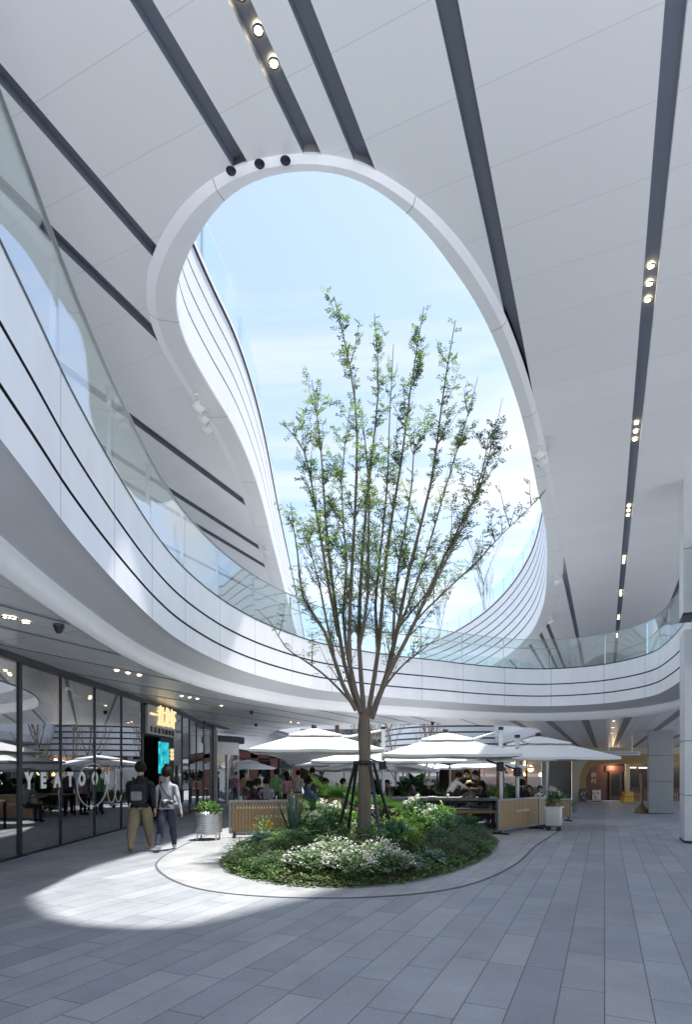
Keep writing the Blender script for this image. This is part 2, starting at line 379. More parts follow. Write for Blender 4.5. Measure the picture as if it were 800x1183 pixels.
M['pave'] = mat_paving('granite_paving', (.258, .282, .315), (.325, .345, .37), .92, .295, radians(90)-0+PAVE_ROT, bandvar=.15)
M['pave_light'] = mat_paving('light_granite', (.30, .31, .325), (.36, .37, .385), .62, .305, radians(90)+PAVE_ROT, mortar=(.12, .125, .13), msize=.004, bandvar=.07)
M['soil'] = mat('soil', (.035, .026, .018), .95, 0, .3, 12, bump=.6, bscale=25)
M['ceil'] = mat_panels('ceiling_panel', (.80, .81, .83), .55, 0, 400.0, .87, 0+PAVE_ROT, joint=(.62, .63, .65), jw=.004, phase=(200, 0), var=.015)
M['soffit'] = mat_panels('soffit_metal', (.78, .80, .83), .30, .3, 3.2, .62, radians(90)+PAVE_ROT, joint=(.2, .2, .21), jw=.006, var=.06, bump=.06)
# ------------------------------------------------------------------ ground
def build_ground():
    xs = [-900, -300, -120, -60]+[-40+2.0*i for i in range(51)]+[80, 160, 400, 900]
    ys = [-600, -200, -80, -30, 0, 8, 15.5]+[16.5+1.5*i for i in range(42)]+[95, 130, 200, 400, 900, 1500]
    mb = MB(); vs = [(x, y, zg(x, y)) for y in ys for x in xs]; n = len(xs)
    mb.add(vs, [(j*n+i, j*n+i+1, (j+1)*n+i+1, (j+1)*n+i) for j in range(len(ys)-1) for i in range(n-1)], 0, True)
    g = mb.build('ground', M['pave']); tag(g, kind='structure')
build_ground()
# unseen pale sheet behind the viewer, added to bounce sunlight onto ceiling and fascia
M['bounce_sheet'] = mat('bounce_pale', (.70, .73, .77), .8, 0, .08, 1.2)
tag(poly_sheet('bounce_sheet', [[(-60, -70), (60, -70), (60, 1.2), (-60, 1.2)]], .004, M['bounce_sheet']), kind='structure')
# the light stone border round the planting bed, its kerb line, and the bed's soil
RING = [(-3.3, 15.4), (-3.42, 12.5), (-3.32, 10.46), (-3.0, 9.3), (-2.14, 7.95), (-1.18, 7.38), (0, 7.25), (1.13, 7.6), (2.0, 8.45), (2.99, 10.1), (3.9, 12.1), (4.95, 14.1), (5.6, 15.4)]
ring_path = Path(RING, .15, 8)
ring_s = [ring_path.len*i/120 for i in range(121)]
ring_pts = [ring_path.pos(s)[:2] for s in ring_s]
tag(poly_sheet('stone_border_path', [ring_pts], .004, M['pave_light']), kind='structure')
def ribbon(path, o0, o1, z, n=160):
    mb = MB(); vs = []
    for i in range(n+1):
        s = path.len*i/n
        for o in (o0, o1):
            p = path.off(s, o); vs.append((p.x, p.y, z))
    mb.add(vs, [(2*i, 2*i+1, 2*i+3, 2*i+2) for i in range(n)]); return mb
M['kerb'] = mat('kerb_joint', (.10, .105, .115), .7, 0, .15)
kb = ribbon(ring_path, 0.0, .035, .008).build('kerb_line', M['kerb']); tag(kb, kind='structure')
BED = [(-1.75, 15.3), (-1.98, 13.4), (-2.12, 11.4), (-1.98, 9.75), (-1.45, 8.75), (-.75, 8.12), (.1, 7.98), (.95, 8.42), (1.75, 9.35), (2.5, 10.7), (3.12, 12.4), (3.4, 13.9), (3.3, 15.3)]
bed_path = Path(BED, .15, 6)
bed_pts = [bed_path.pos(bed_path.len*i/90)[:2] for i in range(91)]
bed_c = (0.6, 12.0)
def build_bed():
    mb = MB(); n = len(bed_pts); rings = []
    for k, (q, z) in enumerate(((1.0, .006), (1.0, .05), (.9, .12), (.6, .2), (.2, .24))):
        for (x, y) in bed_pts: mb.v.append((bed_c[0]+(x-bed_c[0])*q, bed_c[1]+(y-bed_c[1])*q, z))
    mb.f = [(k*n+i, k*n+(i+1) % n, (k+1)*n+(i+1) % n, (k+1)*n+i) for k in range(4) for i in range(n)]+[tuple(4*n+i for i in range(n))]
    mb.m = [0]*len(mb.f); mb.s = [True]*len(mb.f)
    tag(mb.build('planting_bed_ground', M['soil']), kind='structure')
build_bed()
# ------------------------------------------------------------------ the upper walkway (balcony ring and bridge)
ZT, ZB, ZS, ZD = 5.76, 4.2, 3.65, 5.3
NEAR = [(-1.3, -3), (-1.85, 0), (-2.45, 3.0), (-2.69, 4.4), (-2.87, 5.57), (-3.0, 6.3), (-3.22, 8.25), (-3.38, 10.55), (-3.34, 12.4), (-3.0, 14.66), (-2.3, 16.84), (-1.12, 19.1), (-.18, 20.1), (1.6, 21.5),
        (3.6, 22.6), (4.86, 23.4), (7.1, 24.35), (8.7, 24.4), (10.3, 23.4), (10.95, 21.3), (10.45, 19.0), (9.4, 16.2), (8.2, 13.9), (7.1, 12.0), (6.2, 10), (5.2, 7), (4.3, 3), (3.6, -3)]
near = Path(NEAR, .15, 10)
balc = empty('walkway', (0, 20, 0), 0, 'curved white upper walkway with glass balustrade wrapping round the courtyard', 'walkway')
def kid(o, root):
    o.parent = root; o.matrix_parent_inverse = Matrix.Translation(-Vector(root.location)) if root.rotation_euler.z == 0 else root.matrix_world.inverted(); return o
def find_s(path, x, y):
    return min((math.dist(path.pos(s)[:2], (x, y)), s) for s in [path.len*i/800 for i in range(801)])[1]
j0 = find_s(near, -2.98, 6.1)
joints = sorted([j0+2.06*k for k in range(-4, 40) if 0 < j0+2.06*k < near.len])
ss, fl = stations(near.len, joints, .3)
prof = [(.22, ZD, 0), (.22, ZT, 0), (0, ZT, 0), (0, 5.135, 1), (.04, 5.135, 1), (.04, 5.085, 1), (0, 5.085, 0), (0, 4.645, 1), (.04, 4.645, 1), (.04, 4.595, 1), (0, 4.595, 0), (0, ZB, 0)]
f = sweep(near, prof, ss, lambda i, j, m: (2 if (fl[i] and m == 0 and j > 1) else m)).build('fascia', [M['white_fascia'], M['groove'], M['joint']]); kid(f, balc)
f.data.polygons.foreach_set('use_smooth', [False]*len(f.data.polygons))
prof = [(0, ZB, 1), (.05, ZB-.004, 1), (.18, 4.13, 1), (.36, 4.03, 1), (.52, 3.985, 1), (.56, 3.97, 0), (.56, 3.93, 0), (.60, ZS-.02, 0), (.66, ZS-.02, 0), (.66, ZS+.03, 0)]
M['lip_shadow'] = mat('lip_painted_shade', (.42, .44, .47), .5, 0, .06, 3)  # shade under the lip painted in as a darker colour
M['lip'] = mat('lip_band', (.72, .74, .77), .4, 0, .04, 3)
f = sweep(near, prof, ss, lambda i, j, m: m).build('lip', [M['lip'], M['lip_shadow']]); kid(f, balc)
# far courtyard
FAR = [(12.5, 62), (12.3, 52), (12.0, 44), (11.3, 37), (10.2, 31.8), (8.6, 29.2), (6.2, 27.9), (3.6, 27.2), (1.2, 27.3), (-1.0, 28.2), (-2.8, 30.2), (-3.9, 33.5), (-4.6, 38), (-4.8, 46), (-4.8, 62)]
far = Path(FAR, .2, 8)
fj = [2.1*k for k in range(1, int(far.len/2.1))]
ssf, flf = stations(far.len, fj, .4)
fw = [(.2, ZD), (.2, ZT), (0, ZT), (0, ZB), (.3, ZS), (.34, ZS+.02)]
f = sweep(far, fw, ssf).build('outer_fascia', [M['white_fascia']]); kid(f, balc); f.data.polygons.foreach_set('use_smooth', [False]*len(f.data.polygons))
near_loop = [near.off(near.len*i/160, .62) for i in range(161)]
near_loop = [(p.x, p.y) for p in near_loop]
far_loop = [(lambda p: (p.x, p.y))(far.off(far.len*i/110, .3)) for i in range(111)]
# slab outline: one polygon, near void open behind the viewer, far void open at the far edge
R0 = [(-16, near_loop[0][1]), (-16, 62)]
RIGHT = [(8.5, -3), (10.5, 11), (17.0, 24), (40, 62)]; LEFT = [(-9.8, 62), (-9.8, 31), (-13, 30.5), (-13, -3)]
outline = near_loop[::1]+RIGHT+far_loop+LEFT
soff = poly_sheet('soffit', [outline], ZS, M['soffit'], up=False); kid(soff, balc)
near_d = [(lambda p: (p.x, p.y))(near.off(near.len*i/160, .2)) for i in range(161)]
far_d = [(lambda p: (p.x, p.y))(far.off(far.len*i/110, .18)) for i in range(111)]
deck = poly_sheet('deck', [near_d+RIGHT+far_d+LEFT], ZD, M['pave_light'], up=True); kid(deck, balc)
# glass balustrade: every pane and post a part
def panes(path, joints, root, z0, z1, o, s_lo=0, s_hi=1e9, gap=.012, post=True, rail=None, names=('glass_pane', 'post')):
    js = [j for j in joints if s_lo <= j <= s_hi]
    for a, b in zip(js, js[1:]):
        mb = MB(); n = 7; vs = []
        for i in range(n+1):
            s = a+gap+(b-a-2*gap)*i/n
            for oo in (o-.007, o+.007):
                p = path.off(s, oo); vs += [(p.x, p.y, z0), (p.x, p.y, z1)]
        for (k0, k1, rev) in ((0, 1, 0), (2, 3, 1)):       # the two broad faces, smoothly curved
            w = [vs[4*i+k] for i in range(n+1) for k in (k0, k1)]
            mb.add(w, [((2*i, 2*i+2, 2*i+3, 2*i+1) if not rev else (2*i, 2*i+1, 2*i+3, 2*i+2)) for i in range(n)], 0, True)
        fs = [(4*i+1, 4*i+5, 4*i+7, 4*i+3) for i in range(n)]; q = 4*n; fs += [(0, 1, 3, 2), (q, q+2, q+3, q+1)]
        mb.add(vs, fs, 0, False); kid(mb.build(names[0], M['pane']), root)
    if post:
        for j in js:
            mb = MB(); p = path.off(j, o+.05); t = path.tan(j); a = atan2(t.y, t.x)
            mb.box((p.x, p.y, (z0+z1-.06)/2), (.016, .05, z1-z0-.06), a)
            mb.box((p.x, p.y, z1-.07), (.03, .075, .03), a); kid(mb.build(names[1], M['steel']), root)
    if rail:
        pts = []
        s = max(s_lo, js[0])
        while s < min(s_hi, js[-1]): p = path.off(s, o+rail[0]); pts.append((p.x, p.y, rail[1])); s += .4
        mb = MB(); mb.tube(pts, rail[2], 8); kid(mb.build('handrail', M['steel']), root)
sR = find_s(near, 7.3, 12.3)
panes(near, joints, balc, ZT-.02, 6.95, .03, j0-4.2, sR+.5)
sa, sb = find_s(near, -3.1, 14.2), find_s(near, 8.0, 13.6)
def rail_only(path, s0, s1, o, z, r):
    mb = MB(); k = int((s1-s0)/.4); mb.tube([(lambda p: (p.x, p.y, z))(path.off(s0+(s1-s0)*i/k, o)) for i in range(k+1)], r, 8); kid(mb.build('handrail', M['steel']), balc)
rail_only(near, sa, find_s(near, 8.7, 24.4), .16, 6.62, .022)
panes(far, fj, balc, ZT-.02, 6.95, .03, find_s(far, 10.6, 33), find_s(far, -4.4, 36), post=True)
cap = sweep(near, [(.0, 6.95), (.06, 6.95), (.06, 6.965), (0, 6.965), (0, 6.95)], stations(near.len, [], .3)[0]).build('top_rail', M['steel'])
kid(cap, balc)
edge = sweep(near, [(-.004, ZT-.03), (-.004, ZT+.012), (.08, ZT+.012)], stations(near.len, [], .3)[0], flip=True).build('glazing_channel', M['dark_metal']); kid(edge, balc)
# soffit slots and downlights
def slot_strip(s0, t0, t1, z, w, h=.012, z_up=False):
    a = DP*s0+DV*t0; b = DP*s0+DV*t1
    mb = MB(); mb.bar((a.x, a.y, z-h/2+.002), (b.x, b.y, z-h/2+.002), w, h); return mb
def inside(poly, x, y):
    c = False; n = len(poly); j = n-1
    for i in range(n):
        xi, yi = poly[i]; xj, yj = poly[j]
        if (yi > y) != (yj > y) and x < (xj-xi)*(y-yi)/(yj-yi)+xi: c = not c
        j = i
    return c
def clipped_runs(s0, t0, t1, poly, step=.05):
    runs = []; cur = None; t = t0
    while t <= t1:
        p = DP*s0+DV*t; ok = inside(poly, p.x, p.y)
        if ok and cur is None: cur = t
        if not ok and cur is not None:
            if t-cur > .3: runs.append((cur, t-step))
            cur = None
        t += step
    if cur is not None: runs.append((cur, t1))
    return runs
soff_slots = [-6.9, -7.95, -9.1, -10.4, -11.6, -13.2, -14.8, -16.4, -18.0, -19.8, -21.6, -10.0+4.6, -3.6, -2.2, -.75, .85, 2.5, 4.2, 6.0]
for s0 in soff_slots:
    for (a, b) in clipped_runs(s0, 2, 62, outline):
        pa, pb = DP*s0+DV*a, DP*s0+DV*b
        mb = MB(); mb.bar((pa.x, pa.y, ZS-.004), (pb.x, pb.y, ZS-.004), .085 if s0 < -5 else .30, .012)
        kid(mb.build('soffit_slot', M['slot'] if s0 < -5 else M['slot_warm']), balc)
def light_mesh(r, m_l):
    mb = MB(); mb.lathe([(r*1.35, 0), (r*1.35, -.012), (r*.98, -.014), (r*.96, -.002)], n=14, m=0); mb.lathe([(r*.955, -.006), (0.001, -.010)], n=14, m=1)
    me = mb.mesh('downlight'); me.materials.append(M['trim_dark']); me.materials.append(m_l); return me
DL = light_mesh(.042, M['lamp']); DLs = light_mesh(.055, M['lamp_small'])
def put_light(me, x, y, z, root): kid(inst('downlight', me, None, (x, y, z)), root)
for (u, v) in ((8, 712), (14, 713), (135, 774), (148, 777), (161, 779.5), (210, 804), (219, 805.5), (228, 807), (256, 815), (336, 834), (345, 835), (30, 718)):
    y = F*(ZS-H0)/(VH-v); put_light(DLs, X(u, y), y, ZS-.008, balc)
for (u, v) in ((68, 721), (291, 821), (296, 836), (500, 834)):       # dome cameras and sensors on the soffit
    y = F*(ZS-H0)/(VH-v); mb = MB(); mb.lathe([(.075, 0), (.075, -.05), (.06, -.06), (.058, -.085), (.035, -.12), (0, -.13)], n=14); kid(mb.build('dome_camera', M['dark_metal'], None, (X(u, y), y, ZS-.004)), balc)
for v in (833, 840.5, 847, 852, 856, 859, 862):
    y = F*(ZS-H0)/(VH-v); put_light(DLs, X(709.5-(v-833)*.16, y), y, ZS-.012, balc)
# ------------------------------------------------------------------ the roof with its long opening
ZC, ZR = 8.6, 12.5
OPEN = [(-3.4, 42, .5), (-3.2, 36, .5), (-3.0, 29, .5), (-2.8, 20, .5), (-2.66, 15, .5), (-2.74, 12.3, .5), (-2.96, 10.8, .5), (-3.09, 9.5, .48), (-2.9, 8.5, .42), (-2.45, 7.76, .36), (-1.9, 7.18, .28), (-1.31, 6.84, .16), (-.6, 6.69, .11), (.1, 6.76, .11),
        (.84, 7.18, .16), (1.48, 7.76, .24), (2.26, 8.77, .26), (3.07, 10.17, .28), (3.96, 11.96, .3), (5.12, 14.5, .38), (6.29, 17.1, .46), (7.4, 20, .55), (8.9, 24.7, .6), (10.0, 30, .6), (10.45, 36, .6), (10.15, 42, .6), (9.0, 48, .6), (7.2, 53, .6)]
op = Path(OPEN[::-1], .12, 8)
roof = empty('roof_canopy', (0, 20, 0), 0, 'wide pale ceiling with dark light slots around a long rounded opening to the sky', 'roof')
op_loop = [op.pos(op.len*i/240)[:2] for i in range(241)]
roof_out = op_loop+[(-9.0, 42), (-9.0, 3.2), (6.5, 3.2), (11.5, 12.5), (17.5, 22), (30, 40), (48, 66), (7.2, 66)]
ceil = poly_sheet('ceiling', [roof_out], ZC, [M['ceil'], M['slot']], up=False, thick=.5)
slots = [(-3.87, .19), (-3.05, .19), (-2.55, .19), (-1.32, .19), (.60, .19), (-5.58, .17), (-6.62, .17), (-8.66, .19), (-10.02, .17), (-10.75, .17), (-12.6, .17), (2.6, .19), (4.1, .19), (5.6, .19)]
cut = MB()
for (s0, w) in slots:
    a, b = DP*s0+DV*(-6), DP*s0+DV*80
    cut.bar((a.x, a.y, ZC+.02), (b.x, b.y, ZC+.02), w, .2)
cutter = cut.build('cutter', M['slot'])
md = ceil.modifiers.new('cut', 'BOOLEAN'); md.operation = 'DIFFERENCE'; md.object = cutter; md.solver = 'EXACT'
dg = bpy.context.evaluated_depsgraph_get(); me = bpy.data.meshes.new_from_object(ceil.evaluated_get(dg))
ceil.modifiers.clear(); ceil.data = me; bpy.data.objects.remove(cutter)
me.materials.clear(); me.materials.append(M['ceil']); me.materials.append(M['slot'])
for p in me.polygons: p.material_index = 1 if ZC+.004 < p.center.z < ZC+.2 else 0; p.use_smooth = False
kid(ceil, roof)
def wof(s): return op.pos(s)[2]
sso, flo = stations(op.len, [1.5+2.6*k for k in range(60) if 1.5+2.6*k < op.len], .2, .006)
prof = [(0.0, ZC+.02, 0), (0.0, ZC-.012, 0), (lambda s: -.3*wof(s), ZC-.085, 0), (lambda s: -.97*wof(s), ZC-.095, 0), (lambda s: -wof(s), ZC-.07, 0), (lambda s: -wof(s), ZC+.1, 0)]
r = sweep(op, prof, sso, lambda i, j, m: 1 if flo[i] else 0, flip=True).build('rim', [M['white'], M['joint']]); kid(r, roof); r.data.polygons.foreach_set('use_smooth', [False]*len(r.data.polygons))
s_mid = find_s(op, -.3, 6.7)
def zr_of(s):      # the parapet is lower along the left side than along the right
    return 12.5-1.7*smooth(s_mid-2, s_mid+2, s)
def parapet(s0, s1, k, zr, gh):
    prof = []; z = ZC+.1; hgt = (zr-z)/k
    for i in range(k):
        z0, z1 = z+i*hgt, z+(i+1)*hgt
        prof += [(lambda s: -wof(s), z0, 0), (lambda s: -wof(s), z1-gh, 1), (lambda s: -wof(s)+.08, z1-gh, 1), (lambda s: -wof(s)+.08, z1, 1)]
    prof += [(lambda s: -wof(s)-.03, zr, 0), (lambda s: -wof(s)-.03, zr+.1, 0), (lambda s: -wof(s)+.35, zr+.1, 0), (lambda s: -wof(s)+.35, ZC+.5, 0)]
    n = int((s1-s0)/.25); r = sweep(op, prof, [s0+(s1-s0)*i/n for i in range(n+1)], flip=True).build('parapet', [M['white'], M['parapet_groove']]); kid(r, roof)
    r.data.polygons.foreach_set('use_smooth', [False]*len(r.data.polygons))
M['parapet_groove'] = mat('parapet_groove', (.10, .105, .115), .6, 0, .1, 5)
parapet(0, s_mid, 7, 12.5, .075); parapet(s_mid, op.len, 4, 10.4, .035)
class Inner:
    """the parapet line: the opening's contour moved in by the local rim width"""
    def __init__(s, p): s.p = p; s.len = p.len
    def off(s, d, o): return s.p.off(d, o-wof(d))
    def tan(s, d): return s.p.tan(d)
inn = Inner(op)
oj = [2.3*k for k in range(0, int(op.len/2.3))]
panes(inn, oj, roof, 10.5, 11.6, .1, find_s(op, -2.9, 10.6), op.len)
panes(inn, oj, roof, ZR+.1, ZR+1.2, .1, 0, find_s(op, 5.5, 15))
# downlights in the slots, in threes
def slot_lights(s0, groups, ds=.29):
    for t in groups:
        p = DP*s0+DV*t; put_light(DL, p.x, p.y, ZC+.10, roof)
slot_lights(-3.05, [4.55, 4.84, 5.13])
g5 = []
for y0 in (4.85, 8.62, 12.4, 16.2, 20.0, 23.8, 27.6, 31.4):
    for k in (-1, 0, 1):
        y = y0+.3*k; x_ = (.60+y*DP.y*-1)/DP.x      # X from the slot's offset
        p = Vector((x_, y)); put_light(DL, p.x, p.y, ZC+.10, roof)
# round black fittings let into the rim
for (u, v) in ((267, 197), (300, 189), (330, 185)):
    y = F*(ZC-.09-H0)/(VH-v); mb = MB(); mb.lathe([(.06, -.004), (.055, -.012), (.0, -.008)], n=18)
    kid(mb.build('rim_fitting', mat('black_fitting', (.02, .025, .05), .25, .2), None, (X(u, y), y, ZC-.092)), roof)
# ------------------------------------------------------------------ columns
def column(name, x, y, w, d, z0, z1, label, rz, joints=(), mats=None):
    root = empty(name, (x, y, z0), rz, label, 'column')
    zs = [0]+list(joints)+[z1-z0]
    for a, b in zip(zs, zs[1:]):
        mb = MB(); mb.box((0, 0, (a+b)/2), (w, d, b-a-.012), bev=.012); mb.build('cladding_panel', mats or M['grey_stone'], root)
    mb = MB(); mb.box((0, 0, .03), (w+.01, d+.01, .06)); mb.box((0, 0, (z1-z0)/2), (w-.04, d-.04, z1-z0-.02)); mb.build('core', M['dark_metal'], root)
    return root
RZ = -PAVE_ROT
M['pale_clad'] = mat('pale_cladding', (.58, .60, .62), .5, 0, .08, 2.5, bump=.05, bscale=40)
def col_from_corner(u, Y, w): # near-left corner at picture column u
    p = Vector((X(u, Y), Y)); return p + DP*(w/2) + DV*(w/2)
c = col_from_corner(791, 12.65, .84)
column('column', c.x, c.y, .84, .84, 0, 4.6, 'near pale grey clad column at the right edge under the walkway', RZ, (1.03, 2.2), M['pale_clad'])
c = col_from_corner(750, 31.4, 1.15)
column('column', c.x, c.y, 1.15, 1.15, zg(c.x, c.y), ZS+.01, 'grey clad column in front of the restaurant with a tall paddle beside it', RZ, (1.75, 3.1))
c = col_from_corner(790, 14.2, .84)
column('column', c.x, c.y, .84, .84, ZD, ZC+.05, 'pale grey clad column on the upper walkway reaching the ceiling', RZ, (1.6,), M['pale_clad'])
# ------------------------------------------------------------------ the glazed shop on the left
M['gold'] = mat('gold_letter', (.62, .43, .16), .3, .9, .08, 5)
M['gold_glow'] = mat_emit('gold_glow', (1.0, .76, .40), .30)
M['letter_white'] = mat('white_vinyl', (.85, .85, .85), .6, 0, .02)
M['letter_black'] = mat('black_letter', (.015, .015, .017), .5, 0, .05)
M['wood'] = mat('oak_slat', (.36, .235, .125), .55, 0, .25, 3, stretch=(14, 14, 1), bump=.1, bscale=30)
M['wood_dark'] = mat('dark_wood', (.10, .052, .032), .5, 0, .25, 3, stretch=(8, 8, 1))
M['red_brown'] = mat('red_brown_board', (.13, .048, .034), .55, 0, .2, 3, stretch=(6, 6, 1))
M['cream'] = mat('cream_render', (.48, .44, .33), .7, 0, .06, 3)
M['ochre'] = mat('ochre_band', (.36, .235, .10), .6, 0, .1, 3)
M['ochre_dark'] = mat('ochre_dark_band', (.24, .14, .06), .6, 0, .1, 3)
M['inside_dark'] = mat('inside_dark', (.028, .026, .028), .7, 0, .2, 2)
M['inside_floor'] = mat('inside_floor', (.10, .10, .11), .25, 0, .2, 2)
M['back_glass'] = mat_glass('dark_glass', (.30, .32, .34), 1.6, base=.08)
M['warm_light'] = mat_emit('warm_lantern', (1.0, .66, .25), 2.2)
M['teal_screen'] = None
def mat_screen(name, c1, c2, s, scale=6):
    m, nt, out = _new(name); N, L = nt.nodes, nt.links
    tc = N.new('ShaderNodeTexCoord'); nz = N.new('ShaderNodeTexNoise'); nz.inputs['Scale'].default_value = scale; nz.inputs['Detail'].default_value = 6; L.new(tc.outputs['Object'], nz.inputs['Vector'])
    rp = N.new('ShaderNodeValToRGB'); rp.color_ramp.elements[0].position = .35; rp.color_ramp.elements[0].color = rgb(c1); rp.color_ramp.elements[1].position = .68; rp.color_ramp.elements[1].color = rgb(c2)
    L.new(nz.outputs['Fac'], rp.inputs[0]); e = N.new('ShaderNodeEmission'); e.inputs[1].default_value = s; L.new(rp.outputs[0], e.inputs[0]); L.new(e.outputs[0], out.inputs[0]); return m
M['teal_screen'] = mat_screen('teal_screen', (.0, .16, .22), (.05, .50, .55), .42, 5)
M['blue_screen'] = mat_screen('blue_screen', (.005, .03, .12), (.02, .12, .38), .8, 3)
def fx(y): return -5.93-.55*smooth(19.5, 29, y)
shop = empty('glass_shopfront', (-5.93, 15, 0), 0, 'long dark glass shopfront lettered YEATOON with a grey sign portal', 'shopfront')
ys_left = [4.4, 6.0, 7.55, 9.1, 10.67, 12.2, 13.85, 15.5, 17.1]; ys_right = [20.1, 21.45, 22.8, 24.4, 26.3, 28.6]
ZH = ZS-.13
for ys in (ys_left, ys_right):
    for a, b in zip(ys, ys[1:]):
        mb = MB(); p, q = Vector((fx(a), a, 0)), Vector((fx(b), b, 0)); z0 = min(zg(p.x, a), zg(q.x, b))+.05
        d = (q-p).normalized(); p2, q2 = p+d*.02, q-d*.02
        mb.bar((p2.x, p2.y, (z0+ZH)/2), (q2.x, q2.y, (z0+ZH)/2), .014, ZH-z0); kid(mb.build('glass_pane', M['shop_glass']), shop)
    for k, y in enumerate(ys):
        thick = y in (10.67, 17.1, 20.1, 4.4); w = .10 if thick else .022
        mb = MB(); mb.box((fx(y)-.01, y, (ZH+zg(-6, y))/2), (.09, w, ZH-zg(-6, y))); kid(mb.build('mullion', M['dark_metal']), shop)
for a, b in ((4.4, 17.1), (17.1, 20.1), (20.1, 24.4), (24.4, 28.9)):
    mb = MB(); mb.bar((fx(a)-.02, a, ZS-.067), (fx(b)-.02, b, ZS-.067), .16, .125); kid(mb.build('header', M['dark_metal']), shop)
for a, b in ((4.4, 17.1), (20.1, 24.4), (24.4, 28.6)):
    mb = MB(); mb.bar((fx(a)-.005, a, .02+(zg(-6, a)+zg(-6, b))/2), (fx(b)-.005, b, .02+(zg(-6, a)+zg(-6, b))/2), .08, .07); kid(mb.build('base_rail', M['dark_metal']), shop)
# slanted dark canopy edge above the glass at the far end
mb = MB(); mb.bar((fx(26)+.12, 25.5, ZS-.03), (fx(29)+.45, 29.6, ZS-.03), .3, .05); kid(mb.build('canopy_edge', M['dark_metal']), shop)
# rooms behind the glass
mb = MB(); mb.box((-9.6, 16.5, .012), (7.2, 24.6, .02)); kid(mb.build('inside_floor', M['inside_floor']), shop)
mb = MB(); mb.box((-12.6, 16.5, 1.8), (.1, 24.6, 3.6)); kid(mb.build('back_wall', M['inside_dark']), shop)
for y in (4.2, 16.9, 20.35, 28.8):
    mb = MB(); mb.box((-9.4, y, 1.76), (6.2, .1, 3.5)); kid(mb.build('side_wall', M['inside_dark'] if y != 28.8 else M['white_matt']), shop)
# dim fittings inside: counter, shelving, round tables
for (x, y, w, d, h, mm) in ((-8.4, 8.2, .7, 2.6, 1.05, 'wood_dark'), (-9.8, 13.2, .6, 3.2, 1.0, 'inside_dark'), (-12.2, 9.5, .4, 5.0, 2.1, 'wood_dark'), (-7.2, 10.1, .3, .5, 2.4, 'wood_dark'), (-8.0, 24.6, .7, 3.0, 1.0, 'white_matt')):
    mb = MB(); mb.box((x, y, h/2), (w, d, h), bev=.02); mb.box((x, y, h+.02), (w+.06, d+.06, .04)); kid(mb.build('counter', M[mm]), shop)
for (x, y) in ((-7.3, 12.6), (-7.4, 14.9), (-8.6, 11.3)):
    mb = MB(); mb.lathe([(.0, .74), (.4, .74), (.4, .71), (.04, .7), (.03, .03), (.25, .02), (.0, .02)], (x, y, .02), 16); kid(mb.build('inside_table', M['dark_metal']), shop)
for (x, y) in ((-7.6, 9.6), (-8.2, 12.2), (-9.6, 13.4), (-7.2, 15.2), (-8.0, 22.0), (-7.6, 24.0)):
    kid(inst('inside_light', DLs, None, (x, y, ZS-.06)), shop)
# lettering on the glass
def ltext(body, y, z, size, m, x, name='lettering', sp=1.0, bold=.012, sx=1.0, depth=.004):
    o = text_obj(name, body, size, m, None, (x, y, z), (radians(90), 0, radians(90)), depth, sx, sp, bold); kid(o, shop); return o
for ch, y in zip('YEATOON.', (10.98, 11.5, 12.06, 12.62, 13.18, 13.86, 14.56, 15.05)):
    ltext(ch, y, 1.36, .40, M['letter_white'], -5.917, 'letter', 1.0, .022, 1.0)
for (y, z, ry, rz_) in ((13.75, 1.22, .80, .50), (14.85, 1.22, .28, .48), (15.3, 1.22, .26, .48)):
    mb = MB(); mb.tube([(0, ry*cos(2*pi*i/48), rz_*sin(2*pi*i/48)) for i in range(49)], .010, 5, cap=False)
    o = mb.build('logo_loop', M['letter_white']); o.location = (-5.915, y, z); kid(o, shop)
# portal with the grey sign panel
PX = -5.80
mb = MB(); mb.box((PX-.06, 18.66, 3.07), (.12, 2.78, .86), bev=.01); kid(mb.build('sign_panel', mat('sign_steel', (.42, .42, .42), .35, .5, .08, 3, stretch=(1, 10, 1))), shop)
for (ch, y, s) in (('一', 17.62, .46), ('煮', 18.35, .66), ('龙', 19.0, .66), ('虾', 19.62, .66)):
    o = ltext(ch, y, 3.2, s, M['gold_glow'], PX+.03, 'sign_character', 1, .012, 1, .02)
for ch, y in zip('YEATOON', [17.5+.36*i for i in range(7)]): ltext(ch, y, 2.77, .21, M['letter_black'], PX+.02, 'sign_letter', 1, .012, 1, .012)
mb = MB(); mb.box((-7.1, 18.6, 1.3), (.08, 2.9, 2.6)); kid(mb.build('porch_wall', M['inside_dark']), shop)
mb = MB(); mb.box((-6.5, 18.6, 2.62), (1.2, 2.9, .04)); kid(mb.build('porch_ceiling', M['inside_dark']), shop)
mb = MB(); mb.box((-5.9, 19.35, 1.32), (.06, 1.4, 2.6)); kid(mb.build('dark_panel', M['inside_dark']), shop)
scr = MB(); scr.box((-5.83, 18.82, 1.95), (.06, .92, 1.0), bev=.008); scr = scr.build('display_screen', M['teal_screen']); kid(scr, shop)
mb = MB(); mb.box((-5.83, 18.78, 1.16), (.05, .75, .42), bev=.006); kid(mb.build('menu_panel', mat('pink_menu', (.55, .33, .36), .6, 0, .4, 9)), shop)
for k in range(3): ltext('一煮龙虾', 19.7, 2.2-.13*k, .13, M['gold_glow'], -5.84, 'small_lettering', 1, .004, 1, .004)
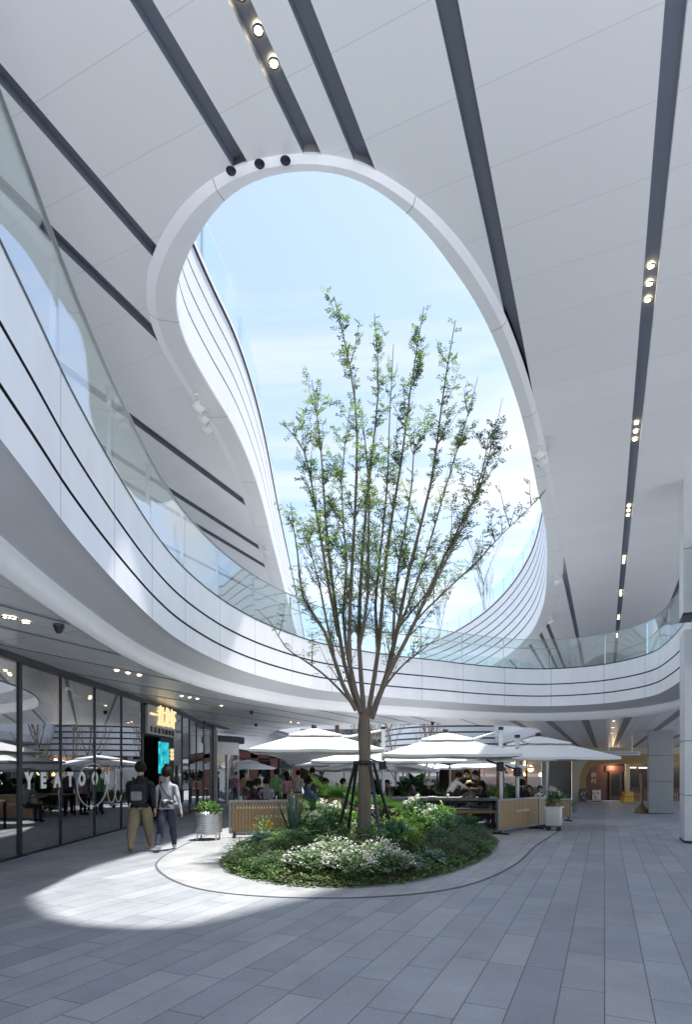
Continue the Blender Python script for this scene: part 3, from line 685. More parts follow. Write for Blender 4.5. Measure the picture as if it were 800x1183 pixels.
# the blue lit sign hanging behind the glass
bs = empty('lit_sign', (-7.4, 10.9, 2.55), 0, 'blue lit shop sign hanging behind the dark glass above the lettering', 'sign')
mb = MB(); mb.box((0, 0, 0), (.06, 2.6, .34), bev=.01); mb.build('sign_box', M['blue_screen'], bs)
mb = MB(); mb.bar((0, -1, .17), (0, -1, 1.0), .02, .02, up=Vector((1, 0, 0))); mb.build('hanger', M['dark_metal'], bs)
mb = MB(); mb.bar((0, 1, .17), (0, 1, 1.0), .02, .02, up=Vector((1, 0, 0))); mb.build('hanger', M['dark_metal'], bs)
text_obj('lettering', 'YEATOON', .2, mat_emit('white_sign_glow', (.8, .85, 1), .8), bs, (.034, -.2, 0), (radians(90), 0, radians(90)), .003, 1, 1.5, .006)
# ------------------------------------------------------------------ rounded white corner shop beyond it
cs = empty('corner_shop', (-8.35, 33, zg(-8, 33)), 0, 'rounded white corner shop with a dark canopy rim and white ring sign', 'shop')
def arc_wall(r, z0, z1, a0, a1, t=.08, n=28):
    mb = MB(); vs = []
    for i in range(n+1):
        a = radians(a0+(a1-a0)*i/n)
        for rr in (r, r-t): vs += [(rr*cos(a), rr*sin(a), z0), (rr*cos(a), rr*sin(a), z1)]
    fs = []
    for i in range(n):
        q = 4*i; fs += [(q, q+4, q+5, q+1), (q+2, q+3, q+7, q+6), (q+1, q+5, q+7, q+3), (q, q+2, q+6, q+4)]
    q = 4*n; fs += [(0, 1, 3, 2), (q, q+2, q+3, q+1)]
    mb.add(vs, fs, 0, False); return mb
arc_wall(2.3, 2.62, 3.55, -175, 60).build('white_fascia', M['white_matt'], cs)
arc_wall(2.62, 3.3, 3.62, -175, 60, .45).build('canopy_rim', M['dark_metal'], cs)
arc_wall(2.24, .05, 2.62, -175, 60, .02).build('curved_glass', M['back_glass'], cs)
for a in (-120, -75, -32, 10, 50):
    mb = MB(); mb.box((2.27*cos(radians(a)), 2.27*sin(radians(a)), 1.35), (.10, .10, 2.7), radians(a)); mb.build('white_post', M['white_matt'], cs)
mb = MB(); mb.lathe([(1.5, .02), (1.5, 2.6)], n=20); mb.build('inside_core', M['grey_wall'], cs)
mb = MB()
pts = [(cos(t)*.42, 0, sin(t)*.42) for t in [radians(120-300*i/24) for i in range(25)]]+[(-.1, 0, -.7), (-.35, 0, -.85)]
mb.tube([(p[0], p[1], p[2]) for p in pts], .055, 8); mb.tube([(.35, 0, .25), (.6, 0, .28), (.75, 0, .1)], .05, 8)
o = mb.build('ring_sign', M['white_matt'], cs); o.location = (1.15, -2.25, 1.75); o.rotation_euler = (0, 0, radians(25))
# ------------------------------------------------------------------ back of the courtyard
kio = empty('kiosk', (-6.4, 45, zg(-6.4, 45)), 0, 'red brown timber kiosk behind the small lit parasol', 'kiosk')
mb = MB(); mb.box((0, .9, 1.8), (5.4, .2, 3.6)); mb.build('back_wall', M['wood_dark'], kio)
for x in (-2.6, -.6, .9, 2.6):
    mb = MB(); mb.box((x, 0, 1.75), (.55, .3, 3.5), bev=.01); mb.build('timber_panel', M['red_brown'], kio)
mb = MB(); mb.box((0, .05, 3.1), (5.5, .4, .5), bev=.01); mb.build('header_board', M['red_brown'], kio)
mb = MB(); mb.box((0, -.3, .55), (4.6, .5, 1.1), bev=.01); mb.build('counter', M['red_brown'], kio)
for x in (-1.6, .15, 1.75):
    mb = MB(); mb.box((x, .5, 2.0), (1.3, .04, 1.5)); mb.build('dark_window', M['back_glass'], kio)
# silver curved stair
st = empty('curved_stair', (-3, 36, zg(-3, 36)), 0, 'silver clad stair sweeping down to the courtyard behind the left parasol', 'staircase')
SP = [(-8.2, 39, 3.6), (-6.4, 37.3, 3.35), (-4.4, 36, 2.9), (-2.6, 35.2, 2.2), (-.6, 34.8, 1.35), (1.4, 34.9, .7), (3.2, 35.3, .35)]
def stair_band(off, zlo, zhi):
    c = catmull(SP, .3); mb = MB(); vs = []
    for i, p in enumerate(c):
        a = Vector(c[max(0, i-1)]); b = Vector(c[min(len(c)-1, i+1)]); t = (b-a); n = Vector((-t.y, t.x, 0)).normalized()
        for o in (off, off+.1):
            q = Vector(p)+n*o
            zb = zlo if p[2] > .9 else zlo*.6
            vs += [(q.x, q.y, max(p[2]+zb, zg(q.x, q.y))), (q.x, q.y, p[2]+zhi)]
    fs = []
    for i in range(len(c)-1):
        q = 4*i; fs += [(q, q+4, q+5, q+1), (q+2, q+3, q+7, q+6), (q+1, q+5, q+7, q+3), (q, q+2, q+6, q+4)]
    mb.add(vs, fs, 0, False); return mb
kid(stair_band(0, -.55, .95).build('near_stringer', M['steel']), st); kid(stair_band(1.7, -.55, .95).build('far_stringer', M['steel']), st)
def stair_steps():
    c = catmull(SP, .3); mb = MB()
    for i in range(len(c)-1):
        p = Vector(c[i]); t = Vector(c[i+1])-p; n = Vector((-t.y, t.x, 0)).normalized(); m_ = p+n*.9+t/2
        mb.box((m_.x, m_.y, max(zg(m_.x, m_.y), p.z-.2)-.02), (t.xy.length+.02, 1.6, .1), atan2(t.y, t.x))
    return mb
kid(stair_steps().build('treads', M['grey_stone']), st)
# long building closing the courtyard
bb = empty('courtyard_building', (4, 66, zg(4, 66)), 0, 'long dark glazed shop row closing the back of the courtyard', 'building')
zb0 = zg(4, 66)
for k, (x0, x1) in enumerate(((-26, -17), (-17, -9), (-9, -1), (-1, 7), (7, 15))):
    for (z0, z1) in ((.1, 3.6), (4.0, 7.4)):
        mb = MB(); mb.box(((x0+x1)/2-4, 0, (z0+z1)/2), (x1-x0-.35, .06, z1-z0)); mb.build('shop_window', M['back_glass'], bb)
        for q in range(1, 5):
            mb = MB(); mb.box((x0-4+(x1-x0)*q/5, -.07, (z0+z1)/2), (.07, .08, z1-z0)); mb.build('mullion', M['dark_metal'], bb)
    mb = MB(); mb.box((x0-4, 0, 4.0), (.45, .5, 8.0)); mb.build('pier', M['wood_dark'] if k % 2 else M['grey_stone'], bb)
    mb = MB(); mb.box(((x0+x1)/2-4, 1.6, 2.0), (x1-x0-.1, .1, 4.0)); mb.build('inside_wall', M['wood_dark'] if k % 2 else M['red_brown'], bb)
mb = MB(); mb.box((-9.5, 0, 3.8), (41, .5, .4)); mb.build('floor_band', M['white_matt'], bb)
mb = MB(); mb.box((-9.5, .05, 7.75), (41, .5, .7)); mb.build('roof_band', M['white_matt'], bb)
mb = MB(); mb.box((-9.5, 3.2, 4.0), (41, .2, 8)); mb.build('rear_wall', M['grey_wall'], bb)
# low white striped terrace on the far side of the bridge
ter = empty('striped_terrace', (7, 50, 0), 0, 'low white terrace front with dark stripes showing between the bridge and parasols', 'terrace')
TP = Path([(3.0, 56), (4.0, 52), (6, 49.2), (10, 48), (14, 48.5), (19, 52)], .3, 4)
st_, _ = stations(TP.len, [], .5)
prof = []
for i in range(5): prof += [(0-.12*i, 2.7+.5*i, 0), (0-.12*i, 3.06+.5*i, 1), (-.12-.12*i, 3.06+.5*i, 1), (-.12-.12*i, 3.2+.5*i, 1), (-.12*(i+1), 3.2+.5*i, 0)]
prof += [(-.6, 5.3, 0), (-.6, 5.35, 0), (-2.2, 5.35, 0), (-2.2, 2.7, 0), (0, 2.7, 0)]
o = sweep(TP, [(-q[0], q[1], q[2]) for q in prof], st_).build('striped_front', [M['white'], M['groove']]); kid(o, ter); o.data.polygons.foreach_set('use_smooth', [False]*len(o.data.polygons))
for sd in (2.5, 7.5, 12.5, 17.5, 21):
    p = TP.off(min(sd, TP.len-1), 1.0); mb = MB(); mb.lathe([(.22, zg(p.x, p.y)), (.22, 2.7)], (p.x, p.y, 0), 14); kid(mb.build('round_pillar', M['grey_stone']), ter)
# ------------------------------------------------------------------ lantern restaurant and grey wall
lr = empty('lantern_restaurant', (16, 60, zg(16, 60)), 0, 'dark timber restaurant front with glowing lanterns inside', 'restaurant')
zb1 = zg(16, 60)
mb = MB(); mb.box((-.2, 1.8, 2.6), (9.4, .1, 5.2)); mb.build('inside_wall', M['wood_dark'], lr)
mb = MB(); mb.box((-.2, .9, .01), (9.4, 1.9, .02)); mb.build('inside_floor', M['wood_dark'], lr)
def warm_lamp(name, loc, power, size, parent):      # the light of the lit lamps seen inside
    d = bpy.data.lights.new(name, 'POINT'); d.energy = power; d.color = (1, .72, .42); d.shadow_soft_size = size
    o = bpy.data.objects.new(name, d); COL.objects.link(o); o.location = loc; o.parent = parent
warm_lamp('lantern_light', (-2, 1.0, 4.0), 90, .3, lr); warm_lamp('lantern_light', (2.2, 1.0, 4.0), 90, .3, lr)
mb = MB(); mb.box((-.2, .02, 4.9), (9.4, .3, .6)); mb.build('header', M['dark_metal'], lr)
for x in (-4.8, -2.4, 0, 2.4, 4.4):
    mb = MB(); mb.box((x, .02, 2.4), (.16, .2, 4.8)); mb.build('post', M['wood_dark'], lr)
for x in (-3.6, -1.2, 1.2, 3.4):
    mb = MB(); mb.box((x, .06, 2.75), (2.1, .03, 3.6)); mb.build('window', mat_glass('clear_shop_glass', (.8, .8, .8), 1.5), lr)
    mb = MB(); mb.box((x, .0, .5), (2.1, .12, .9)); mb.build('apron_panel', M['ochre_dark'] if x > -3 else M['wood_dark'], lr)
for (u, v, r) in ((594.5, 884.5, 5.0), (607.5, 884.3, 2.6), (613.5, 888, 3.6), (606, 894.5, 2.0), (625, 895, 2.2), (586, 884, 2.0)):
    Yl = 61.0; mb = MB(); rr = r/F*Yl; mb.ball((0, 0, 0), (rr, rr*.9, rr), 14); mb.lathe([(rr*.25, rr), (rr*.25, rr+.08), (0, rr+.08)], n=8)
    lb = {594.5: 'largest round glowing lantern on the left in the dark restaurant window', 607.5: 'small pale lantern between the two big ones', 613.5: 'round glowing lantern hanging right of the largest one', 606: 'tiny low glowing lantern under the bigger lanterns', 625: 'small glowing lantern farthest right in the restaurant window', 586: 'tiny glowing lantern left of the largest lantern'}[u]
    o = mb.build('lantern', M['warm_light'], None, at(u, v, Yl)); tag(o, lb, 'lantern', 'lanterns in the restaurant window')
    mb = MB(); zl = Z(v, Yl); mb.tube([(0, 0, rr+.06), (0, 0, max(rr+.2, 3.5-zl))], .02, 5); mb.build('cord', M['dark_metal'], o)
gw = empty('grey_wall', (21.6, 59.4, zg(21.6, 59.4)), 0, 'plain blue grey wall between the lantern restaurant and the arch', 'wall')
mb = MB(); mb.box((-.05, 0, 2.6), (2.3, .5, 5.2), bev=.01); mb.build('wall_panel', M['grey_wall'], gw)
mb = MB(); mb.box((0, -.02, .06), (2.32, .52, .12)); mb.build('plinth', M['dark_metal'], gw)
# ------------------------------------------------------------------ restaurant with the rounded arch
AY = 58.0; az0 = zg(24, AY)
ar = empty('arch_restaurant', (22.4, AY, az0), 0, 'restaurant front with a large ochre rounded arch and red brown wall', 'restaurant')
xl, zt, R_, XR = .62, 3.05-az0, 2.6, 16.5
def arch_path(o, n=18):
    pts = [(xl+o, 0)]
    cx, cz, r = xl+R_, zt-R_, R_-o
    for i in range(n+1):
        a = pi-(pi/2)*i/n; pts.append((cx+r*cos(a), cz+r*sin(a)))
    pts.append((XR, zt-o)); return pts
def arch_band(o0, y0, o1, y1, name, m):
    A, B = arch_path(o0), arch_path(o1); vs = [(p[0], y0, p[1]) for p in A]+[(p[0], y1, p[1]) for p in B]; n = len(A)
    mb = MB(); mb.add(vs, [(i, n+i, n+i+1, i+1) for i in range(n-1)], 0, False); mb.build(name, m, ar)
mb = MB(); A = arch_path(0); top = ZS-az0+.02
poly = [(0, 0)]+A+[(XR, top), (0, top)]
mb.add([(p[0], 0, p[1]) for p in poly]+[(p[0], .3, p[1]) for p in poly], [tuple(range(len(poly)))[::-1]]+[(i, (i+1) % len(poly), len(poly)+(i+1) % len(poly), len(poly)+i) for i in range(len(poly))], 0, False)
mb.build('cream_wall', M['cream'], ar)
arch_band(0, 0, .0, .25, 'arch_reveal', M['ochre_dark']); arch_band(.0, .25, .32, .25, 'arch_band', M['ochre'])
arch_band(.32, .25, .32, .5, 'arch_reveal', M['ochre_dark']); arch_band(.32, .5, .62, .5, 'arch_band', M['ochre']); arch_band(.62, .5, .62, .75, 'arch_reveal', M['ochre_dark'])
arch_band(.62, .75, .95, .75, 'arch_band', M['ochre']); arch_band(.95, .75, .95, 1.8, 'arch_reveal', M['ochre_dark'])
it = zt-.95
mb = MB(); mb.box((2.6, 1.8, 2.5), (2.9, .1, 5)); mb.build('red_wall', M['red_brown'], ar)
mb = MB(); mb.box((4.9, 1.85, 2.5), (1.9, .1, 5)); mb.build('dark_doorway', M['inside_dark'], ar)
mb = MB(); mb.box((4.95, 1.7, 1.5), (1.25, .06, 2.9)); mb.build('door', M['wood_dark'], ar)
mb = MB(); mb.box((4.95, 1.66, 1.6), (.85, .03, 2.3)); mb.build('door_glass', M['inside_dark'], ar)
mb = MB(); mb.box((4.9, 1.66, 3.25), (1.9, .06, .6)); mb.build('transom_panel', M['red_brown'], ar)
mb = MB(); mb.box((6.1, 1.6, 2.0), (.42, .3, 4.1)); mb.build('cream_post', M['cream'], ar)
mb = MB(); mb.box((11.5, 3.2, 2.2), (10.4, .1, 4.6)); mb.build('inside_wall', M['inside_dark'], ar)
mb = MB(); mb.box((11.5, 1.5, .62), (10.2, .35, 1.24)); mb.build('red_counter', M['red_brown'], ar)
mb = MB(); mb.box((11.5, 1.44, 1.27), (10.3, .6, .07)); mb.build('counter_top', M['wood_dark'], ar)
for (x, z, w) in ((7.2, 3.35, .9), (8.5, 3.33, 1.2), (9.9, 3.35, .8), (13.4, 3.1, 1.0)):
    mb = MB(); mb.box((x, 2.9, z), (w, .06, .13), bev=.01); mb.build('lit_strip', mat_emit('pale_strip', (.9, .86, .76), .55), ar)
mb = MB(); mb.box((11.9, 1.2, 3.45), (.9, .1, .42), bev=.01); mb.build('lit_box_sign', mat_emit('box_sign_glow', (1.0, .86, .62), .9), ar)
for (ch, z) in (('韩', 2.55), ('时', 1.95)): text_obj('wall_character', ch, .56, M['cream'], ar, (2.75, 1.74, z), (radians(90), 0, 0), .01, 1, 1, .012)
for x in (1.8, 4.6, 8.0, 12.0): warm_lamp('ceiling_lamp', (x, 1.2 if x < 6 else 2.3, it-.35 if x < 6 else 4.0), 20, .2, ar)
# hanging direction board
hs = empty('hanging_sign', (17.25, 37, 2.58), 0, 'long pale board hanging from the ceiling before the arch', 'sign')
mb = MB(); mb.box((0, 0, 0), (2.5, .12, .26), bev=.015); mb.build('sign_board', mat('pale_board', (.55, .58, .60), .5, 0, .03), hs)
for x in (-.72, .75):
    mb = MB(); mb.bar((x, 0, .12), (x, 0, ZS-2.58), .025, .025, up=Vector((1, 0, 0))); mb.build('hanging_rod', M['steel'], hs)
rr = random.Random(4); mb = MB(); x = -1.12
while x < 1.1:
    w = rr.uniform(.03, .08); mb.box((x+w/2, -.063, rr.uniform(-.015, .015)), (w, .006, rr.uniform(.07, .11))); x += w+rr.choice((.02, .025, .1))
mb.build('small_lettering', mat('faint_letter', (.27, .29, .31), .6, 0, .05), hs)
# things standing by the restaurants
def sandwich_board(u, Y, w, h, m, label, name):
    x = X(u, Y); z = zg(x, Y); r = empty(name, (x, Y, z), radians(8), label, 'board')
    mb = MB(); mb.box((0, 0, h/2+.06), (w, .05, h), bev=.01); mb.build('frame', M['dark_metal'], r)
    mb = MB(); mb.box((0, -.032, h/2+.07), (w-.1, .012, h-.12)); mb.build('printed_sheet', m, r)
    for sx in (-1, 1): mb = MB(); mb.bar((sx*(w/2-.05), .02, h), (sx*(w/2-.05), .45, 0), .04, .04); mb.build('leg', M['dark_metal'], r)
def mat_patch(name, c1, c2, c3, sc):
    m, nt, out = _new(name); N, L = nt.nodes, nt.links
    tc = N.new('ShaderNodeTexCoord'); vo = N.new('ShaderNodeTexVoronoi'); vo.inputs['Scale'].default_value = sc; L.new(tc.outputs['Object'], vo.inputs['Vector'])
    rp = N.new('ShaderNodeValToRGB'); rp.color_ramp.interpolation = 'CONSTANT'; e = rp.color_ramp.elements; e[0].color = rgb(c1); e[1].position = .45; e[1].color = rgb(c2); k = e.new(.72); k.color = rgb(c3)
    sp = N.new('ShaderNodeSeparateColor'); L.new(vo.outputs['Color'], sp.inputs[0]); L.new(sp.outputs[0], rp.inputs[0])
    b = N.new('ShaderNodeBsdfPrincipled'); b.inputs['Roughness'].default_value = .5; L.new(rp.outputs[0], b.inputs['Base Color']); L.new(b.outputs[0], out.inputs[0]); return m
sandwich_board(674.5, 55.5, .85, 1.2, mat_patch('chalk_menu', (.03, .03, .035), (.10, .09, .09), (.32, .26, .24), 8), 'black menu board standing at the foot of the arch', 'menu_board')
sandwich_board(689.5, 56, .98, 1.15, mat_patch('food_poster', (.62, .58, .54), (.45, .28, .22), (.70, .68, .66), 5), 'pale food poster board in front of the red brown wall', 'poster_board')
yy = 53.0; xx = X(725, yy); hc = empty('yellow_high_chair', (xx, yy, zg(xx, yy)), 0, 'bright yellow plastic stacked crate seat outside the restaurant', 'seat')
M['yellow'] = mat('yellow_plastic', (.62, .38, .02), .4, 0, .06)
mb = MB(); mb.box((0, 0, .28), (.95, .6, .52), bev=.04); mb.build('lower_crate', M['yellow'], hc); mb = MB(); mb.box((.08, .03, .78), (.8, .55, .46), bev=.04); mb.build('upper_crate', M['yellow'], hc)
def stool(u, Y, label):
    x = X(u, Y); r = empty('bar_stool', (x, Y, zg(x, Y)), 0, label, 'stool', 'bar stools at the red counter')
    mb = MB(); mb.box((0, 0, .80), (.5, .42, .07), bev=.015); mb.build('seat', M['wood'], r)
    for sx in (-1, 1):
        for sy in (-1, 1): mb = MB(); mb.bar((sx*.19, sy*.15, .78), (sx*.27, sy*.22, 0), .05, .05); mb.build('leg', M['wood'], r)
    mb = MB(); mb.bar((-.24, -.19, .3), (.24, -.19, .3), .04, .04); mb.build('rung', M['wood'], r)
stool(735.5, 53, 'wooden bar stool just right of the yellow crates'); stool(779, 53, 'wooden bar stool between the two grey columns')
xx, yy = X(742, 32.2), 32.2
pd = empty('paddle_sculpture', (xx, yy, zg(xx, yy)), 0, 'tall wooden paddle standing upright on a flared base by the column', 'sculpture')
mb = MB(); mb.lathe([(.0, 0), (.40, 0), (.40, .06), (.30, .22), (.12, .42), (.09, .5), (0, .5)], n=14); mb.build('base', M['ochre_dark'], pd)
mb = MB(); mb.tube([(0, 0, .45), (0, 0, 1.1), (0, 0, 1.45), (0, 0, 1.8), (0, 0, 2.15), (0, 0, 2.27)], [.075, .075, .10, .12, .12, .05], 10); mb.build('paddle', M['wood'], pd)
# spotlights clamped to the rim of the opening
M['lens'] = mat('lens_glass', (.03, .035, .045), .15, 0, .1)
def spots(u, v, n, label, Zr=8.46, du=(0, 0)):
    y = F*(Zr-H0)/(VH-v); r = empty('spotlight_cluster', (X(u, y), y, Zr+.04), 0, label, 'spotlight', 'spotlights on the rim of the opening')
    t = Vector((0, 1, 0)) if u < 400 else Vector((.45, .9, 0)).normalized()
    for k in range(n):
        c = t*(k-(n-1)/2)*.34; mb = MB()
        aim = Vector((.75 if u < 400 else -.75, .25, -.62)).normalized()
        q = Matrix.Translation((0, 0, 0)).to_3x3() @ aim.to_track_quat('Z', 'Y').to_matrix()
        mb.lathe([(0, -.1), (.075, -.1), (.08, .12), (.065, .12), (.06, .09)], c+Vector((0, 0, -.16)), 14, M=q); mb.tube([c+Vector((0, 0, .02)), c+Vector((0, 0, -.14))], .022, 8)
        h = mb.build('lamp_head', M['white_matt'], r)
        mb = MB(); mb.lathe([(.062, .1), (0, .1)], c+Vector((0, 0, -.16)), 12, M=q); mb.build('lens', M['lens'], h)
    mb = MB(); mb.bar(-t*(n*.17)+Vector((0, 0, -.005)), t*(n*.17)+Vector((0, 0, -.005)), .08, .03); mb.build('bracket', M['white_matt'], r)
spots(235, 477, 3, 'three white spotlights on the left rim of the opening, largest cluster'); spots(308, 636, 2, 'pair of white spotlights far down the left rim beside the white parapet')
spots(626, 524, 2, 'pair of white spotlights high on the right rim level with the tree'); spots(645, 668, 1, 'single white spotlight on the right rim, upper of two'); spots(637, 715, 1, 'single white spotlight low on the right rim by the striped parapet')
# ------------------------------------------------------------------ parasols
M['canvas'] = mat('white_canvas', (.74, .75, .76), .85, 0, .03, 3)
M['canvas_trim'] = mat('grey_canvas_edge', (.5, .51, .53), .8, 0, .05)
M['mast'] = mat('silver_mast', (.52, .54, .56), .4, .5, .06)
def parasol(label, u, v_rim, Y, half, v_apex, rot=0, mast=None, name='parasol', warm=False):
    x = X(u, Y); zr, za = Z(v_rim, Y), Z(v_apex, Y); g0 = zg(x, Y)
    root = empty(name, (x, Y, g0), rot, label, 'parasol', 'white parasols over the courtyard tables')
    zr -= g0; za -= g0; hv = (za-zr)
    def canopy(h, z0, z1, sag, drop, n=8, r0=0.0):
        mb = MB(); rings = 6; vs = []
        outl = []
        for k in range(8):
            a = k*pi/4; rr = h*(1.0 if k % 2 == 0 else sqrt(2)*1.0); outl.append(Vector((rr*cos(a), rr*sin(a), 0)))
        per = []
        for k in range(8):
            for j in range(3):
                t = j/3; p = outl[k].lerp(outl[(k+1) % 8], t); s = sin(pi*t); per.append((p*(1-.02*s), s))
        n = len(per)
        for i in range(rings+1):
            q = i/rings
            for (p, s) in per:
                zz = z1+(z0-z1)*(q**1.08)-sag*s*q*(1-q*.3); rad = r0+(1-r0)*q
                vs.append((p.x*rad, p.y*rad, zz))
        for (p, s) in per: vs.append((p.x*1.0, p.y*1.0, z0-drop-sag*s*.7))
        fs = [(i*n+j, i*n+(j+1) % n, (i+1)*n+(j+1) % n, (i+1)*n+j) for i in range(rings+1) for j in range(n)]
        if r0 == 0: fs = [f for f in fs]
        mb.add(vs, fs, 0, False); return mb
    c = canopy(half, zr, za-.22*hv, .03, .07, r0=.12).build('canopy', M['canvas'], root)
    canopy(half*.42, za-.34*hv, za, .012, .03).build('vent_canopy', M['canvas'], root)
    mb = MB(); mb.lathe([(.0, za+.10), (.07, za+.09), (.075, za), (.03, za-.3), (.0, za-.3)], n=10); mb.build('finial', M['dark_metal'], root)
    for k in range(8):
        a = k*pi/4; rr = half*(1.0 if k % 2 == 0 else sqrt(2))*.96
        mb = MB(); mb.bar((.06*cos(a), .06*sin(a), za-.36*hv), (rr*cos(a), rr*sin(a), zr-.02), .022, .03); mb.build('rib', M['mast'], root)
    if mast is None:
        mb = MB(); mb.tube([(0, 0, 0), (0, 0, za-.2)], .035, 10); mb.lathe([(0, .0), (.28, 0), (.28, .06), (.05, .09)], n=16); mb.build('pole', M['mast'], root)
    else:
        um, vt, Ym = mast; mx, my, mz = X(um, Ym)-x, Ym-Y, Z(vt, Ym)-g0
        R = Matrix.Rotation(-rot, 3, 'Z'); p = R @ Vector((mx, my, 0))
        mb = MB(); mb.box((p.x, p.y, mz/2), (.10, .085, mz), bev=.012); mb.build('mast', M['mast'], root)
        mb = MB(); mb.box((p.x, p.y, mz+.04), (.13, .12, .09), bev=.01); mb.build('mast_cap', M['dark_metal'], root)
        mb = MB(); mb.box((p.x, p.y, .05), (.8, .8, .09), bev=.02); mb.build('base_plate', M['dark_metal'], root)
        mb = MB(); mb.tube([(p.x, p.y, mz-.03), (p.x*.5, p.y*.5, (mz-.03)*.5+(za-.05)*.5-.18), (0, 0, za-.28*hv)], .03, 8); mb.build('arm', M['mast'], root)
        crank = MB(); zc = mz*.62; crank.box((p.x-.03, p.y-.06, zc), (.2, .12, .26), bev=.02)
        cr = crank.build('crank_box', M['dark_metal'], root)
        mb = MB(); mb.tube([(p.x-.05, p.y-.1, zc+.05), (p.x-.35, p.y-.12, zc+.16), (p.x-.42, p.y-.12, zc+.2)], .028, 6); mb.tube([(p.x+.05, p.y-.14, zc-.02), (p.x+.05, p.y-.2, zc-.02), (p.x+.12, p.y-.2, zc-.18), (p.x+.14, p.y-.24, zc-.18)], .018, 6); mb.build('crank_handle', M['dark_metal'], cr)
    return root
parasol('big white parasol left of the tree over the slatted barrier', 363, 867, 16.2, 1.68, 841, radians(6), (443, 842, 17.2))
parasol('big white parasol right of the tree with its silver mast on the right', 515, 872, 16.4, 1.72, 846, radians(-4), (579, 843, 16.6))
parasol('white parasol farthest right over the slatted barrier corner', 622, 875, 17.6, 1.62, 850, radians(10), (598, 852, 16.9))
parasol('white parasol behind the big left one with a beige underside', 416, 879, 20.5, 1.7, 866, radians(3))
parasol('small white parasol low between the tree and the left parasol', 425, 889, 24, 1.75, 877, radians(20))
parasol('white parasol seen from below behind the right of the tree', 520, 879, 21.5, 1.85, 865, radians(0))
parasol('small white parasol far back right of the trunk', 466, 889, 25.5, 1.5, 878, radians(-12))
parasol('small cream parasol far left beside the silver stair', 287, 887, 36, 1.5, 877, radians(15))
parasol('white parasol low between the two big ones behind the trunk', 398, 884, 28, 1.8, 872, radians(30))
parasol('white parasol far back under the right big parasol', 560, 886, 30, 1.8, 876, radians(8))
parasol('small white parasol far back left of the silver mast', 488, 887, 33, 1.6, 878, radians(40))
# ------------------------------------------------------------------ slatted barriers
M['frame_steel'] = mat('frame_steel', (.24, .245, .25), .45, .5, .08)
def barrier(label, a, b, h, two=None, big=.085, marks=False):
    """steel framed screen of upright oak slats from plan point a to b (to c)"""
    pts = [Vector(a), Vector(b)]+([Vector(two)] if two else [])
    root = empty('slatted_barrier', (pts[0].x, pts[0].y, zg(*pts[0])), 0, label, 'barrier'); o = pts[0]
    for k, (p, q) in enumerate(zip(pts, pts[1:])):
        p = p-o; q = q-o; d = (q-p); L = d.length; d.normalize(); n = Vector((d.y, -d.x)); za = zg(*(p+o))-root.location.z; zb = zg(*(q+o))-root.location.z
        def P3(s, z, off=0): w = p+d*s+n*off; return Vector((w.x, w.y, z+za+(zb-za)*s/L))
        mb = MB()
        for (s0, s1, z0) in ((0.02, L-.02, .12), (0.02, L-.02, h-.02)): mb.bar(P3(s0, z0), P3(s1, z0), .045, .05)
        for s in (.02, L-.02): mb.bar(P3(s, .10), P3(s, h+.004), .05, .05, up=Vector((d.x, d.y, 0)))
        mb.build('frame', M['frame_steel'], root)
        mb = MB(); ns = int((L-.1)/.075)
        for i in range(ns):
            s = .06+(L-.12)*(i+.5)/ns; mb.bar(P3(s, .15), P3(s, h-.05), .058, .022, up=Vector((n.x, n.y, 0)))
        mb.bar(P3(.05, h*.5, -.03), P3(L-.05, h*.5, -.03), .02, h-.22)
        mb.build('slat_panel', M['wood'], root)
        for s in (.12, L-.12):
            mb = MB(); mb.bar(P3(s, .03, .22), P3(s, .03, -.22), .06, .05); mb.bar(P3(s, .03), P3(s, .14), .05, .05, up=Vector((d.x, d.y, 0))); mb.build('foot', M['dark_metal'], root)
        ang = atan2(d.y, d.x)
        t = text_obj('lettering', 'YEATOON', big, M['letter_white'], root, P3(L*(.56 if k == 0 else .5), h*.62 if not marks else h*.56, .022), (radians(90), 0, ang), .004, 1, 2.2 if k == 0 else 1.2, .001)
        if marks:
            mb = MB(); m_ = int(L*12)
            for i in range(m_):
                s = .2+(L*.8)*i/m_; mb.bar(P3(s, h*.78, .02), P3(s, h*.84, .02), .02, .006, up=Vector((n.x, n.y, 0)))
            mb.build('row_of_marks', M['letter_white'], root)
    return root
barrier('slatted wood barrier left of the planting bed before seated guests', (-2.72, 13.7), (-.95, 13.9), .86, marks=True)
barrier('slatted wood barrier with a bend right of the planting bed', (3.68, 14.25), (5.25, 16.0), .86, two=(5.95, 17.2))
barrier('low slatted barrier far right under the last parasol', (6.6, 20.6), (8.0, 20.9), .8)
barrier('slatted barrier behind the man in blue', (-1.9, 19.0), (.1, 19.2), .85)
# ------------------------------------------------------------------ tables and benches
M['grey_top'] = mat('weathered_grey_timber', (.24, .235, .23), .6, 0, .15, 3, stretch=(1, 9, 1))
M['wood_seat'] = mat('warm_timber', (.40, .22, .09), .5, 0, .2, 2.5, stretch=(1, 10, 10))
def table(label, x, y, L, W, rz, h=.75, top='grey_top', name='table'):
    r = empty(name, (x, y, zg(x, y)), rz, label, 'table')
    mb = MB(); mb.box((0, 0, h), (L, W, .05), bev=.01); mb.build('tabletop', M[top], r)
    for sx in (-1, 1):
        for sy in (-1, 1): mb = MB(); mb.bar((sx*(L/2-.1), sy*(W/2-.08), h-.02), (sx*(L/2-.1), sy*(W/2-.08), 0), .05, .05, up=Vector((0, 1, 0))); mb.build('leg', M['dark_metal'], r)
    mb = MB(); mb.bar((-L/2+.1, 0, h-.07), (L/2-.1, 0, h-.07), .05, .05); mb.build('beam', M['dark_metal'], r)
    return r
